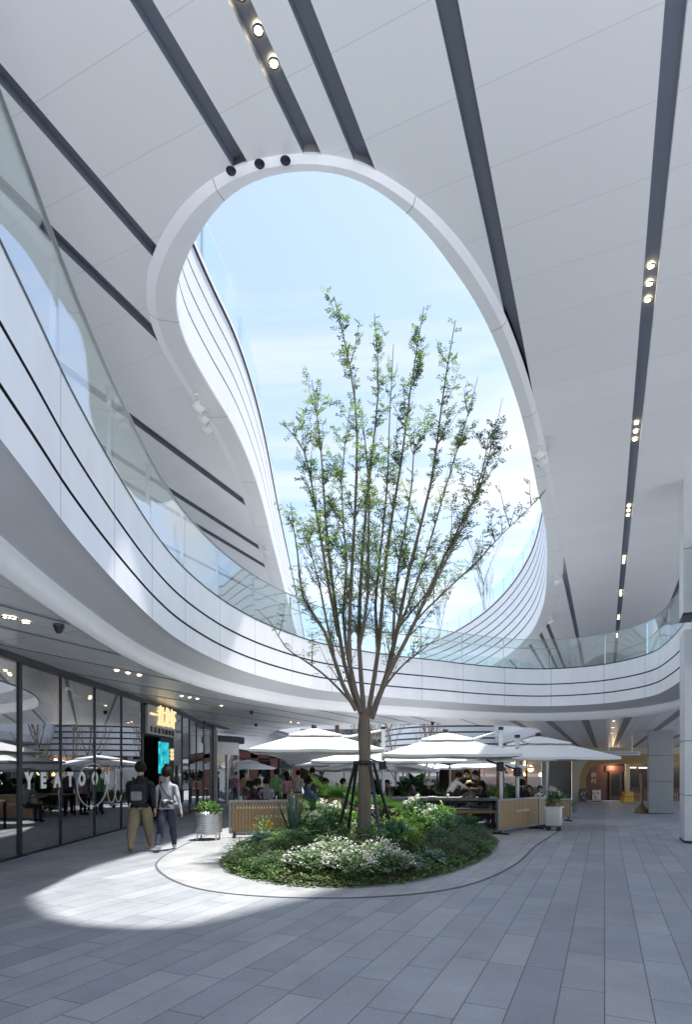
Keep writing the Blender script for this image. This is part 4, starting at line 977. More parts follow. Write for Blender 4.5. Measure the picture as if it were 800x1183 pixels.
def bench(label, x, y, L, rz, h=.45, top='wood_seat', W=.38):
    r = empty('bench', (x, y, zg(x, y)), rz, label, 'bench')
    mb = MB(); mb.box((0, 0, h), (L, W, .06), bev=.012); mb.build('seat', M[top], r)
    for sx in (-1, 1):
        for sy in (-1, 1): mb = MB(); mb.bar((sx*(L/2-.12), sy*(W/2-.05), h-.02), (sx*(L/2-.12), sy*(W/2-.05), 0), .045, .045, up=Vector((0, 1, 0))); mb.build('leg', M['dark_metal'], r)
    mb = MB(); mb.bar((-L/2+.12, 0, h-.16), (L/2-.12, 0, h-.16), .04, .08); mb.build('brace', M['dark_metal'], r)
    return r
bench('long warm timber bench along the back of the planting bed', 2.75, 15.75, 2.6, radians(-3), .46)
table('long weathered grey table nearest the planting bed', 2.55, 16.8, 3.6, .75, radians(-3), .78)
bench('grey bench between the two long grey tables', 2.7, 17.8, 3.4, radians(-3), .45, 'grey_top')
table('long grey table where guests sit under the right parasol', 3.0, 18.9, 3.8, .8, radians(-3), .78)
table('grey table near the far seated pair behind the bed', 2.3, 21.6, 2.2, .8, radians(2), .76)
table('grey table at the right barrier corner', 5.7, 19.2, 1.6, .75, radians(20), .75)
bench('timber bench left of the tree behind the slatted barrier', -.2, 17.5, 2.4, radians(2), .45)
table('timber table behind the left slatted barrier', -1.9, 15.6, 1.7, .7, radians(2), .76, 'grey_top')
table('pale small table near the kiosk', -5.0, 33, 1.3, .8, 0, .76, 'canvas')
table('long table for the standing group left of the tree', -.7, 21.5, 2.4, .8, radians(4), .80, 'wood_seat')
# cups and plates on the tables
M['crock'] = mat('white_crockery', (.75, .75, .73), .3, 0, .03)
def dish(x, y, z, kind, label):
    mb = MB()
    if kind == 'cup': mb.lathe([(.0, 0), (.035, 0), (.045, .11), (.04, .11), (.03, .02), (0, .02)], n=12); o = mb.build('paper_cup', M['crock'], None, (x, y, z))
    else: mb.lathe([(.0, 0), (.09, 0), (.15, .03), (.14, .035), (.08, .012), (0, .012)], n=16); o = mb.build('plate', M['crock'], None, (x, y, z))
    tag(o, label, 'cup' if kind == 'cup' else 'plate', 'crockery on the tables')
zt_ = zg(3, 18.9)+.805
dish(2.3, 18.8, zt_, 'cup', 'white cup on the long grey table before the man bending over')
dish(2.75, 18.72, zt_, 'plate', 'white plate on the long grey table beside the white cup')
dish(3.25, 18.78, zt_, 'cup', 'white cup on the long grey table before the guest in the hat')
dish(3.75, 18.7, zt_, 'plate', 'white plate on the long grey table near the guest in black')
# ------------------------------------------------------------------ plant pots
def ribbed_tub(label, x, y, r, h):
    root = empty('ribbed_tub', (x, y, 0), 0, label, 'planter'); prof = [(.0, .16), (r*.92, .16)]
    n = 11
    for i in range(n):
        z = .16+(h-.16)*i/n; d = (h-.16)/n; prof += [(r, z+d*.1), (r*1.03, z+d*.35), (r*1.03, z+d*.6), (r*.98, z+d*.85)]
    prof += [(r*1.02, h), (r*.95, h), (r*.93, h-.06), (0, h-.06)]
    mb = MB(); mb.lathe(prof, n=28); mb.build('ribbed_body', M['steel'], root)
    for sx in (-1, 1):
        for sy in (-1, 1): mb = MB(); mb.box((sx*r*.7, sy*r*.6, .09), (.035, .035, .18)); mb.build('leg', M['steel'], root)
    mb = MB(); mb.box((0, -r*.6, .14), (r*1.7, .03, .03)); mb.build('stand_rail', M['steel'], root)
    return root
ribbed_tub('ribbed steel tub beside the left slatted barrier', -3.12, 13.35, .30, .60)
sq = empty('square_planter', (5.42, 15.35, 0), radians(-30), 'square pale metal planter by the right slatted barrier', 'planter')
mb = MB(); mb.box((0, 0, .36), (.36, .36, .48), bev=.012); mb.build('box', M['steel'], sq)
mb = MB(); mb.box((0, 0, .61), (.40, .40, .03)); mb.build('rim', M['steel'], sq)
for sx in (-1, 1):
    for sy in (-1, 1): mb = MB(); mb.lathe([(0, .0), (.035, .0), (.035, .1), (0, .1)], (sx*.13, sy*.13, 0), 10); mb.build('caster', M['dark_metal'], sq)
# ------------------------------------------------------------------ plants
RN = random.Random(5)
M['leaf_mid'] = mat_leaf('leaf_mid_green', (0.053, 0.150, 0.039), (0.150, 0.299, 0.070), 9)
M['leaf_dark'] = mat_leaf('leaf_dark_green', (0.029, 0.085, 0.039), (0.079, 0.185, 0.079), 9)
M['leaf_bright'] = mat_leaf('leaf_bright_green', (0.101, 0.230, 0.036), (0.245, 0.388, 0.071), 7)
M['leaf_silver'] = mat_leaf('leaf_silver_green', (0.105, 0.195, 0.150), (0.285, 0.375, 0.300), 8)
M['leaf_blue'] = mat_leaf('leaf_blue_green', (0.047, 0.133, 0.094), (0.125, 0.250, 0.172), 8)
M['leaf_olive'] = mat_leaf('leaf_olive', (0.081, 0.114, 0.040), (0.179, 0.203, 0.090), 10)
M['leaf_purple'] = mat_leaf('leaf_purple_grey', (.05, .05, .045), (.15, .16, .13), 6)
M['leaf_yellow'] = mat_leaf('leaf_yellow_green', (.13, .17, .02), (.28, .27, .04), 8)
M['leaf_palm'] = mat_leaf('leaf_palm', (.045, .12, .025), (.11, .22, .045), 7)
M['leaf_pale'] = mat_leaf('leaf_pale_variegated', (.16, .25, .15), (.40, .46, .33), 12)
M['petal_white'] = mat('petal_white', (.68, .66, .58), .7, 0, .1, 20)
M['petal_yellow'] = mat('petal_yellow', (.68, .47, .02), .6, 0, .1, 20)
M['petal_pink'] = mat('petal_pink', (.55, .38, .36), .7, 0, .15, 20)
M['stem'] = mat('green_stem', (.07, .11, .04), .6, 0, .15)
M['stem_brown'] = mat('brown_stem', (.10, .075, .05), .8, 0, .2)
def leaf(mb, p, d, up, L, W, droop=.25, seg=3, m=0, fold=.12):
    d = Vector(d).normalized(); s = d.cross(up); s = s.normalized() if s.length > 1e-3 else Vector((1, 0, 0)); n = s.cross(d)
    vs = []; p = Vector(p)
    prof = {2: [.15, 1, .1], 3: [.25, 1, .75, .06], 4: [.3, .9, 1, .65, .05], 5: [.3, .8, 1, .9, .55, .05]}[seg]
    for i in range(seg+1):
        t = i/seg; c = p+d*(L*t)-n*0+Vector((0, 0, -droop*L*t*t)); w = W*prof[i]/2
        vs += [c-s*w+n*(fold*w), c, c+s*w+n*(fold*w)]
    fs = []
    for i in range(seg):
        q = 3*i; fs += [(q, q+1, q+4, q+3), (q+1, q+2, q+5, q+4)]
    mb.add(vs, fs, m, True)
UPV = Vector((0, 0, 1))
def rdir(zlo=-.2, zhi=1):
    a = RN.uniform(0, 2*pi); z = RN.uniform(zlo, zhi); r = sqrt(max(0, 1-z*z)); return Vector((r*cos(a), r*sin(a), z))
def shrub_mesh(n, r, h, L, W, mats_n=1, droop=.3, seg=3):
    """dome of leaves on short twigs, thick near the surface with gaps"""
    mb = MB(); clumps = [(rdir(.0, 1), RN.uniform(.75, 1.05)) for _ in range(max(9, n//22))]
    for i in range(n):
        c, q = RN.choice(clumps); dv = (c+rdir(-1, 1)*.42).normalized(); dv.z = abs(dv.z)*.95+.02
        rad = q*RN.uniform(.62, 1.0); p = Vector((dv.x*r*rad, dv.y*r*rad, .06+dv.z*h*rad))
        out = (Vector((dv.x, dv.y, .25+dv.z*.5))+rdir(-1, 1)*.45)
        leaf(mb, p, out, UPV, L*RN.uniform(.7, 1.15), W*RN.uniform(.75, 1.15), droop, seg, RN.randrange(mats_n))
    for k in range(7):
        c, q = clumps[k]; mb.tube([(0, 0, 0), (c.x*r*.5, c.y*r*.5, abs(c.z)*h*.5+.03), (c.x*r*.85, c.y*r*.85, abs(c.z)*h*.85+.04)], [.012, .009, .004], 5, mats_n)
    return mb
def fern_mesh(n, L):
    mb = MB()
    for i in range(n):
        a = 2*pi*i/n+RN.uniform(-.2, .2); el = RN.uniform(.6, 1.25); l = L*RN.uniform(.75, 1.1); d = Vector((cos(a)*cos(el), sin(a)*cos(el), sin(el)))
        prev = Vector((0, 0, 0)); k = 11; pts = [prev]
        for j in range(k):
            d = (d+Vector((0, 0, -.13))).normalized(); prev = prev+d*(l/k); pts.append(prev)
        mb.tube(pts, .004, 3, 1, False)
        for j in range(2, k+1):
            p = pts[j]; t = (pts[j]-pts[j-1]).normalized(); s = t.cross(UPV).normalized(); w = l*.26*sin(pi*(j/(k+1))**.8)+.015
            for sg in (-1, 1): leaf(mb, p, s*sg+t*.45, UPV, w, .035, .15, 2, 0)
    return mb
def rosette_mesh(n, L, W, lo=.3, hi=1.2):
    mb = MB()
    for i in range(n):
        a = i*2.4+RN.uniform(-.3, .3); el = lo+(hi-lo)*(i/n)**1.0*RN.uniform(.8, 1.1)
        st = RN.uniform(.3, .55)*L; d = Vector((cos(a)*cos(el), sin(a)*cos(el), sin(el))); p = d*st
        mb.tube([(0, 0, 0), p], [.008, .005], 4, 1, False); leaf(mb, p, d+Vector((0, 0, -.25)), UPV, L*RN.uniform(.7, 1.1), W*RN.uniform(.8, 1.1), .45, 5, 0)
    return mb
def sword_mesh(n, L, W, spread=.55, droop=.06):
    mb = MB()
    for i in range(n):
        a = i*2.4; el = pi/2-spread*RN.uniform(.1, 1)*1.5*sqrt(i/n+.05); d = Vector((cos(a)*cos(el), sin(a)*cos(el), sin(el)))
        leaf(mb, Vector((cos(a), sin(a), 0))*.03, d, UPV, L*RN.uniform(.7, 1.08), W, droop*RN.uniform(.3, 2), 5, RN.randrange(2), .25)
    return mb
def tuft_mesh(n, L, W):
    mb = MB()
    for i in range(n):
        a = RN.uniform(0, 2*pi); el = RN.uniform(.75, 1.5); d = Vector((cos(a)*cos(el), sin(a)*cos(el), sin(el)))
        leaf(mb, rdir()*.06*Vector((1, 1, 0)).length, d, UPV, L*RN.uniform(.6, 1.1), W, .55*RN.uniform(.4, 1.3), 5, 0, .1)
    return mb
def fanpalm_mesh(n, L, fan):
    mb = MB()
    for i in range(n):
        a = 2*pi*i/n+RN.uniform(-.35, .35); el = RN.uniform(.5, 1.25); d = Vector((cos(a)*cos(el), sin(a)*cos(el), sin(el))); l = L*RN.uniform(.7, 1.1)
        p = [Vector((0, 0, .05))+d*(l*t)+Vector((0, 0, -.06*l*t*t)) for t in (0, .35, .7, 1)]; mb.tube(p, [.014, .011, .009, .007], 5, 1, False)
        d2 = (p[3]-p[2]).normalized(); s = d2.cross(UPV).normalized(); n2 = s.cross(d2)
        tilt = RN.uniform(-.3, .5)
        for k in range(17):
            b = (k-8)/8*1.35; dd = (d2*cos(b)+s*sin(b)+n2*(.12*abs(b)+tilt*.3)).normalized(); leaf(mb, p[3], dd, n2, fan*(1-.18*abs(b))*RN.uniform(.85, 1.08), .040, .14, 4, 0, .5)
    return mb
def flower_heads(r, h, n, rad, m, tiny=False):
    """separate meshes, one for each flower head"""
    out = []
    for i in range(n):
        d = rdir(.25, 1); p = Vector((d.x*r*.95, d.y*r*.95, .06+d.z*h*1.04)); mb = MB()
        for k in range(26 if not tiny else 7):
            e = rdir(-.3, 1); leaf(mb, p+Vector((e.x*rad, e.y*rad, e.z*rad*.7)), rdir(-.2, .6), e, rad*.5, rad*.45, .1, 2)
        mb.tube([p*.6, p], .005, 4, 0); out.append((mb, m))
    return out
PROTO = {}
def proto(kind):
    v = PROTO.setdefault(kind, [])
    if len(v) < 2:
        mk = {'dark_shrub': lambda: (shrub_mesh(520, .42, .52, .10, .05, 2), ['leaf_dark', 'leaf_mid', 'stem_brown']),
              'mid_shrub': lambda: (shrub_mesh(480, .44, .55, .12, .055, 2), ['leaf_mid', 'leaf_bright', 'stem_brown']),
              'big_leaf': lambda: (shrub_mesh(230, .48, .55, .21, .11, 2), ['leaf_mid', 'leaf_blue', 'stem']),
              'olive_shrub': lambda: (shrub_mesh(900, .45, .40, .055, .022, 2), ['leaf_olive', 'leaf_dark', 'stem_brown']),
              'silver_shrub': lambda: (shrub_mesh(380, .38, .40, .10, .05, 2), ['leaf_silver', 'leaf_blue', 'stem']),
              'yellow_shrub': lambda: (shrub_mesh(420, .36, .42, .085, .045, 2), ['leaf_yellow', 'leaf_bright', 'stem']),
              'hydrangea': lambda: (shrub_mesh(420, .46, .60, .13, .085, 2), ['leaf_mid', 'leaf_dark', 'stem']),
              'fern': lambda: (fern_mesh(22, .62), ['leaf_mid', 'stem']), 'bright_fern': lambda: (fern_mesh(22, .58), ['leaf_bright', 'stem']),
              'hosta': lambda: (rosette_mesh(34, .27, .17), ['leaf_blue', 'stem']), 'silver_hosta': lambda: (rosette_mesh(34, .22, .12), ['leaf_silver', 'stem']),
              'sword': lambda: (sword_mesh(44, .95, .05), ['leaf_purple', 'leaf_blue']), 'tuft': lambda: (tuft_mesh(120, .6, .016), ['leaf_bright']),
              'fan_palm': lambda: (fanpalm_mesh(9, .85, .5), ['leaf_palm', 'stem']),
              'low_white': lambda: (shrub_mesh(520, .42, .24, .075, .05, 2), ['leaf_pale', 'leaf_mid', 'stem']),
              'daisy': lambda: (shrub_mesh(160, .26, .55, .09, .03, 1), ['leaf_mid', 'stem'])}[kind]
        mb, ms = mk(); me = mb.mesh(kind)
        for q in ms: me.materials.append(M[q])
        v.append(me)
    return RN.choice(v)
FLOWERS = {}
def plant(name, kind, x, y, label, s=1.0, group=None, z=None, cat='plant', sz=None):
    zz = z if z is not None else zg(x, y)+bed_h(x, y)
    o = inst(name, proto(kind), None, (x, y, zz), RN.uniform(0, 6.28)); o.scale = (s, s, s*(sz or 1)); tag(o, label, cat, group)
    fl = {'hydrangea': (.44, .60, 8, .075, 'petal_white', False), 'low_white': (.40, .27, 30, .058, 'petal_white', True), 'daisy': (.24, .60, 9, .035, 'petal_yellow', True)}.get(kind)
    if fl:
        if kind not in FLOWERS:
            FLOWERS[kind] = []
            for mb, mm in flower_heads(*fl): me = mb.mesh('flower_head'); me.materials.append(M[mm]); FLOWERS[kind].append(me)
        for me in FLOWERS[kind]: inst('flower_head', me, o)
    return o
def bed_h(x, y):
    if not inside(bed_pts, x, y): return 0
    dx, dy = x-bed_c[0], y-bed_c[1]; best = min(math.dist((x, y), p) for p in bed_pts)
    return .05+.17*min(1, best/1.0)
G = 'plants in the round bed'
bedlist = [
 ('flowering_plant', 'low_white', -.55, 8.62, 'low silver leaved plant with tiny white flowers at the front left of the bed', 1.0),  # low flowering plants, built with the shared leafy dome mesh
 ('flowering_plant', 'low_white', .05, 8.42, 'low silver plant with tiny white flowers at the very front of the bed', 1.05),
 ('flowering_plant', 'low_white', -.2, 9.05, 'white flowered low plant behind the front edge below the trunk', 1.0),
 ('flowering_plant', 'low_white', .62, 8.62, 'low silver white flowered plant just right of the bed front', 1.0),
 ('leafy_plant', 'silver_hosta', .98, 8.98, 'silver leaved rosette at the front right edge of the bed', 1.0),
 ('leafy_plant', 'silver_hosta', 1.42, 9.5, 'second silver rosette along the right front edge of the bed', 1.0),
 ('flowering_plant', 'low_white', .5, 9.2, 'white flowered low plant a step behind the right front edge', .95),
 ('shrub', 'olive_shrub', -1.5, 9.35, 'fine leaved olive mound at the left front corner of the bed', 1.0),
 ('shrub', 'olive_shrub', -1.08, 8.8, 'fine leaved olive mound next to the white flowers at the left front', .9),
 ('shrub', 'olive_shrub', -1.75, 10.2, 'fine leaved olive mound on the left edge of the bed', 1.0),
 ('shrub', 'olive_shrub', -1.15, 9.75, 'fine leaved olive mound set in from the left edge', 1.0),
 ('shrub', 'olive_shrub', 1.75, 10.1, 'fine leaved olive mound on the right edge of the bed', 1.0),
 ('shrub', 'olive_shrub', 2.25, 11.0, 'fine leaved olive mound farther along the right edge', 1.05),
 ('shrub', 'olive_shrub', 2.6, 12.1, 'fine leaved olive mound at the right end of the bed', 1.0),
 ('leafy_plant', 'hosta', -1.6, 11.2, 'broad blue green leaves at the left of the bed below the barrier', 1.05),
 ('leafy_plant', 'hosta', -1.0, 11.0, 'broad blue green leaves under the sword leaved plant', 1.1),
 ('leafy_plant', 'hosta', -1.75, 12.4, 'broad blue green leaves at the far left tip of the bed', 1.0),
 ('fern', 'fern', -.65, 10.35, 'mid green fern left of centre before the sword leaved plant', 1.05),
 ('fern', 'fern', -.1, 9.95, 'mid green fern right in front of the trunk', 1.0),
 ('fern', 'bright_fern', -.95, 10.3, 'bright green fern left of the bed centre', .95),
 ('shrub', 'dark_shrub', .45, 10.1, 'dark green leafy shrub at the foot of the trunk', .85),
 ('shrub', 'big_leaf', .85, 10.3, 'large leaved shrub just right of the trunk foot', .8),
 ('grass_tuft', 'tuft', 1.2, 10.5, 'bright upright grass tuft right of the trunk', 1.0),
 ('shrub', 'mid_shrub', 1.45, 11.5, 'mid green bushy shrub right of the tree stakes', 1.0),
 ('shrub', 'dark_shrub', 1.95, 11.9, 'dark leafy shrub toward the right end of the bed', .95),
 ('shrub', 'silver_shrub', 2.35, 12.9, 'silver leaved shrub at the right end before the bench', .95),
 ('shrub', 'silver_shrub', 1.75, 10.9, 'silver leaved shrub halfway along the right side', .75),
 ('shrub', 'mid_shrub', 2.2, 13.6, 'mid green shrub at the back right before the bench', 1.05),
 ('shrub', 'yellow_shrub', 1.05, 12.4, 'yellow green shrub behind the right tree stake', 1.0),
 ('hydrangea', 'hydrangea', -.35, 12.6, 'white hydrangea left of the tree stakes', 1.05),
 ('hydrangea', 'hydrangea', -.75, 11.75, 'white flowered hydrangea beside the sword leaved plant', .8),
 ('hydrangea', 'hydrangea', 1.65, 13.7, 'white hydrangea at the back right before the bench', 1.05),
 ('hydrangea', 'hydrangea', 1.9, 12.7, 'white hydrangea among the shrubs right of the stakes', .8),
 ('sword_plant', 'sword', -1.05, 11.6, 'spiky grey purple sword leaved plant at the left of the bed', 1.05),
 ('sword_plant', 'sword', .95, 14.1, 'dark spiky sword leaved plant right behind the trunk', 1.0),
 ('daisy', 'daisy', -1.65, 11.9, 'yellow flowered plant before the left slatted barrier', 1.0),
 ('daisy', 'daisy', -1.15, 12.6, 'yellow flowered plant right of the other before the barrier', 1.0),
 ('fan_palm', 'fan_palm', -.15, 14.3, 'green fan palm with wide leaves behind left of the trunk', 1.15),
 ('fan_palm', 'fan_palm', .75, 13.3, 'green fan palm between the stakes right behind the trunk', .95),
 ('fan_palm', 'fan_palm', -.55, 13.6, 'low fan palm left beneath the big parasol', .75),
 ('fan_palm', 'fan_palm', 1.95, 15.0, 'low fan palm at the back of the bed near the bench', .6),
 ('shrub', 'dark_shrub', -.3, 11.3, 'dark leafy shrub immediately left of the trunk', .9),
 ('shrub', 'mid_shrub', .2, 12.3, 'mid green shrub behind the trunk between the stakes', 1.0),
 ('shrub', 'dark_shrub', .7, 11.6, 'dark leafy shrub immediately right of the trunk', .8),
 ('shrub', 'big_leaf', 2.75, 13.2, 'large leaved plant at the far right tip of the bed', .7),
 ('fern', 'bright_fern', 1.5, 12.1, 'bright green fern right of the yellow green shrub', .9),
]
for (nm, kd, x, y, lb, s) in bedlist: plant(nm, kd, x, y, lb, s, G, sz={'olive_shrub': .8, 'low_white': .95, 'fern': .8}.get(kd))
# ground cover: nobody could count it
def ground_cover():
    mb = MB(); n = 0
    while n < 26000:
        x, y = RN.uniform(-2.2, 3.5), RN.uniform(7.9, 15.2)
        ex = bed_c[0]+(x-bed_c[0])/1.035, bed_c[1]+(y-bed_c[1])/1.035
        if not inside(bed_pts, *ex): continue
        best = min(math.dist((x, y), p) for p in bed_pts[::3])
        if y > 12.5 and RN.random() < .5: continue
        if best > 1.1 and RN.random() < .6: continue
        h = bed_h(x, y); z = h+RN.uniform(0, .07+.05*sin(x*5)*sin(y*4)); L = RN.uniform(.04, .085)
        v = .5+.5*sin(x*2.1+1)*cos(y*1.7)
        leaf(mb, (x, y, max(z, .03)), rdir(-.1, .8), UPV, L, L*.5, .2, 2, 0 if RN.random() < v else 1); n += 1
    o = mb.build('ground_cover', [M['leaf_mid'], M['leaf_olive']]); tag(o, 'dense low leafy ground cover filling the bed', None, None, 'stuff')
ground_cover()
# plants in the tub and the square planter, tall planting at the back of the courtyard
plant('potted_shrub', 'mid_shrub', -3.12, 13.35, 'leafy green shrub growing in the ribbed steel tub', .72, None, .5)
plant('potted_flowers', 'hydrangea', 5.42, 15.35, 'flowering shrub growing in the square metal planter', .5, None, .58, sz=1.6)
back = [(1.0, 25.0, 'big_leaf', 2.3), (2.1, 24.6, 'mid_shrub', 2.2), (3.1, 25.2, 'big_leaf', 2.5), (4.2, 24.7, 'dark_shrub', 2.1), (5.1, 25.3, 'big_leaf', 2.4), (6.1, 24.8, 'mid_shrub', 2.3), (7.2, 25.4, 'big_leaf', 2.4), (8.2, 24.9, 'dark_shrub', 2.0), (9.2, 25.4, 'mid_shrub', 1.9)]
bl = ['large leaved green shrub behind the far seated pair, leftmost of the back planting', 'bushy green shrub behind the far seated pair', 'tall large leaved shrub behind the man bending over', 'dark bushy shrub behind the standing man in black', 'large leaved shrub behind the standing man in brown', 'bushy green shrub behind the guest in black', 'large leaved shrub right of the silver mast', 'dark bushy shrub behind the right parasol mast', 'bushy green shrub at the right end of the back planting']
for (x, y, k, s), lb in zip(back, bl): plant('tall_shrub', k, x, y, lb, s, 'tall planting behind the tables', sz=1.05)
plant('sword_plant', 'sword', 2.0, 20.6, 'brown grey spiky plant between the trunk and the seated pair', 1.1, None)
plant('fan_palm', 'fan_palm', 3.1, 23.6, 'green palm behind the tables under the right parasol', 1.3, None)
plant('tall_shrub', 'yellow_shrub', 3.6, 23.2, 'yellow green shrub behind the long grey table', 1.5, None)
for (x, y, s, lb) in ((-3.2, 30, 1.6, 'leafy shrub beside the foot of the silver stair'), (-.6, 28.5, 1.7, 'leafy shrub behind the group standing left of the tree'), (.2, 24.0, 1.6, 'leafy shrub right behind the fan palm leaves')): plant('tall_shrub', 'mid_shrub', x, y, lb, s, None)
# ------------------------------------------------------------------ trees
M['bark'] = mat('bark', (.155, .122, .095), .85, 0, .35, 7, stretch=(1, 1, .22), bump=.7, bscale=26)
M['bark_pale'] = mat('pale_bark', (.22, .19, .16), .8, 0, .3, 7, stretch=(1, 1, .25), bump=.4, bscale=22)
M['tree_leaf'] = mat_leaf('tree_leaf', (.075, .155, .055), (.20, .31, .075), 1.6, .5, .5)
M['tree_leaf_light'] = mat_leaf('tree_leaf_light', (.20, .30, .045), (.32, .42, .08), 2, .5, .45)
TY, TX = 11.3, .36
def T(u, v, dy): return at(u, v, TY+dy)
LEAD = [
 [(418, 822, 0), (404, 770, -.1), (403, 700, -.3), (409, 600, -.5), (411, 500, -.6), (403, 420, -.7), (390, 343, -.8)],
 [(421, 825, 0), (415, 740, .1), (421, 640, .3), (431, 540, .4), (438, 450, .45), (432, 363, .5)],
 [(425, 826, 0), (438, 745, .2), (446, 640, .3), (460, 540, .4), (471, 450, .5), (490, 357, .6)],
 [(428, 828, 0), (452, 765, -.2), (474, 660, -.3), (499, 560, -.4), (513, 470, -.5), (530, 368, -.5)],
 [(446, 783, -.25), (457, 735, .2), (473, 690, .4), (502, 605, .6), (528, 520, .7), (552, 438, .8)],
 [(430, 830, 0), (447, 783, -.3), (484, 712, -.6), (520, 640, -.8), (555, 560, -.9), (572, 483, -1)],
 [(466, 747, -.45), (482, 715, 0), (512, 685, .2), (562, 634, .3), (602, 601, .3), (630, 571, .3)],
 [(417, 824, 0), (397, 765, .3), (386, 680, .5), (379, 600, .6), (373, 520, .7), (362, 438, .7)],
 [(391, 735, .38), (381, 680, .0), (366, 590, -.4), (350, 522, -.6), (322, 490, -.6)],
 [(412, 820, 0), (396, 790, -.2), (376, 730, -.3), (351, 690, -.3), (347, 640, -.3), (341, 580, -.3)],
 [(386, 757, -.25), (378, 715, .0), (370, 680, .1), (359, 645, .1), (350, 605, .1)],
 [(410, 815, 0), (380, 785, .2), (352, 762, .3), (335, 748, .35), (318, 722, .4), (302, 708, .4)],
 [(404, 768, -.1), (397, 710, .25), (401, 650, .5), (395, 560, .8), (404, 468, 1.0)],
 [(437, 748, .19), (433, 700, .4), (438, 650, .7), (449, 560, 1.0), (452, 480, 1.1), (457, 396, 1.1)],
 [(440, 800, -.1), (454, 782, -.1), (470, 766, -.15), (488, 751, -.2), (505, 733, -.2)],
 [(461, 725, -.25), (474, 708, -.4), (491, 687, -.6), (513, 650, -.8), (522, 612, -.9)],
 [(416, 745, .1), (426, 690, -.3), (427, 640, -.7), (425, 550, -1.0), (417, 470, -1.1)],
 [(455, 752, -.2), (455, 710, -.5), (459, 650, -.9), (475, 560, -1.0), (482, 490, -1.1)],
 [(496, 688, -.66), (507, 665, -.9), (536, 608, -1.1), (560, 545, -1.2), (566, 500, -1.2)],
]
def big_tree():
    root = empty('courtyard_tree', (TX, TY, 0), 0, 'slender upright tree with many thin rising branches in the round bed', 'tree')
    bark = MB()
    base = Vector((TX, TY, .05)); fork = T(421, 828, 0)
    bark.tube([base, base+Vector((.0, 0, .25)), (TX-.01, TY, 1.0), (TX, TY, 1.9), (fork.x, fork.y, fork.z-.25), (fork.x, fork.y, fork.z+.05)], [.165, .138, .122, .115, .125, .095], 16)
    lv = MB()
    def compound(p, d, L, m):
        d = Vector(d).normalized(); s = d.cross(UPV); s = s.normalized() if s.length > 1e-3 else Vector((1, 0, 0))
        k = RN.randint(3, 5)
        for j in range(k):
            q = p+d*(L*(j+1)/k)+Vector((0, 0, -.12*L*((j+1)/k)**2)); w = RN.uniform(.040, .066)
            for sg in (-1, 1): leaf(lv, q, s*sg+d*.35+rdir(-1, 1)*.3, UPV, w, w*.55, .2, 2, m)
        leaf(lv, p+d*L, d+rdir(-1, 1)*.3, UPV, .045, .025, .2, 2, m)
    def foliage(pts, t0, dens, tip=True):
        tot = 0
        for a, b in zip(pts, pts[1:]): tot += (b-a).length
        acc = 0; ph = RN.uniform(0, 6)
        for a, b in zip(pts, pts[1:]):
            l = (b-a).length; n = max(1, int(l*dens))
            for i in range(n):
                t = (acc+l*i/n)/tot
                if t < t0: continue
                # bunches with bare lengths between
                if sin(t*tot*4.2+ph)+RN.uniform(-.9, .9) < -.35-.5*(t < .62): continue
                p = a.lerp(b, i/n); d = (b-a).normalized()*.5+rdir(-.5, .9)
                compound(p, d, RN.uniform(.09, .19), 1 if RN.random() < .16 else 0)
            acc += l
    def smooth_pts(pts, step=.16): return [Vector(q) for q in catmull([tuple(p) for p in pts], step)]
    for k, ld in enumerate(LEAD):
        pts = [T(*q) for q in ld]; pts = smooth_pts(pts)
        pts = [p+Vector((sin(i*.8+k)*.03+sin(i*.33+k*3)*.06, cos(i*.6+k*2)*.06, 0))*min(1, i/9) for i, p in enumerate(pts)]
        n = len(pts); r0 = .046 if k not in (4, 6, 8, 10, 11, 12, 13, 14, 15, 16, 17, 18) else (.032 if k in (4, 8, 12, 13, 16, 17) else .022)
        bark.tube(pts, [r0*(1-i/n)**1.1+.004 for i in range(n)], 7)
        foliage(pts, .34, 13)
        L = sum((b-a).length for a, b in zip(pts, pts[1:])); m_ = int(L*(4.2 if k not in (11,) else 1.2))
        for j in range(m_):
            t = RN.uniform(.22, .97); i = int(t*(n-1)); p = pts[i]; d = (pts[min(n-1, i+1)]-pts[max(0, i-1)]).normalized()
            o = rdir(-.2, .5); dd = (d*1.0+o*1.0+UPV*.3).normalized(); l = RN.uniform(.3, 1.25)*(1.15-.55*t)
            tw = [p]; cur = dd.copy()
            for q in range(5): cur = (cur+UPV*.13+rdir(-1, 1)*.17).normalized(); tw.append(tw[-1]+cur*l/5)
            bark.tube(tw, [.011, .009, .007, .005, .004, .003], 5, 0, False); foliage(tw, .15, 25)
    t_ = bark.build('trunk', M['bark']); kid(t_, root)
    c_ = lv.build('crown', [M['tree_leaf'], M['tree_leaf_light']]); kid(c_, root)
    return root
big_tree()
sup = empty('tree_stakes', (TX, TY, 0), 0, 'four dark metal props with a collar bracing the tree trunk', 'tree stake')
zc = Z(881, TY); mb = MB(); mb.lathe([(.14, zc-.04), (.165, zc-.04), (.165, zc+.04), (.14, zc+.04)], n=18); mb.build('collar', M['dark_metal'], sup)
for (u0, u1, v1, dy) in ((411, 388, 950, .8), (413, 401, 962, .9), (427, 442, 985, -.75), (432, 457, 955, .75)):
    p0 = Vector((X(u0, TY)-TX, (0.14 if dy > 0 else -.2), zc)); Yf = TY+dy; p1 = Vector((X(u1, Yf)-TX, dy, .1))
    d = (p1-p0); p1 = p0+d*((zc-.1)/(p0.z-p1.z))
    mb = MB(); mb.tube([p0, p1], .032, 10); mb.ball(p0, .045, 8); mb.build('prop', M['dark_metal'], sup)
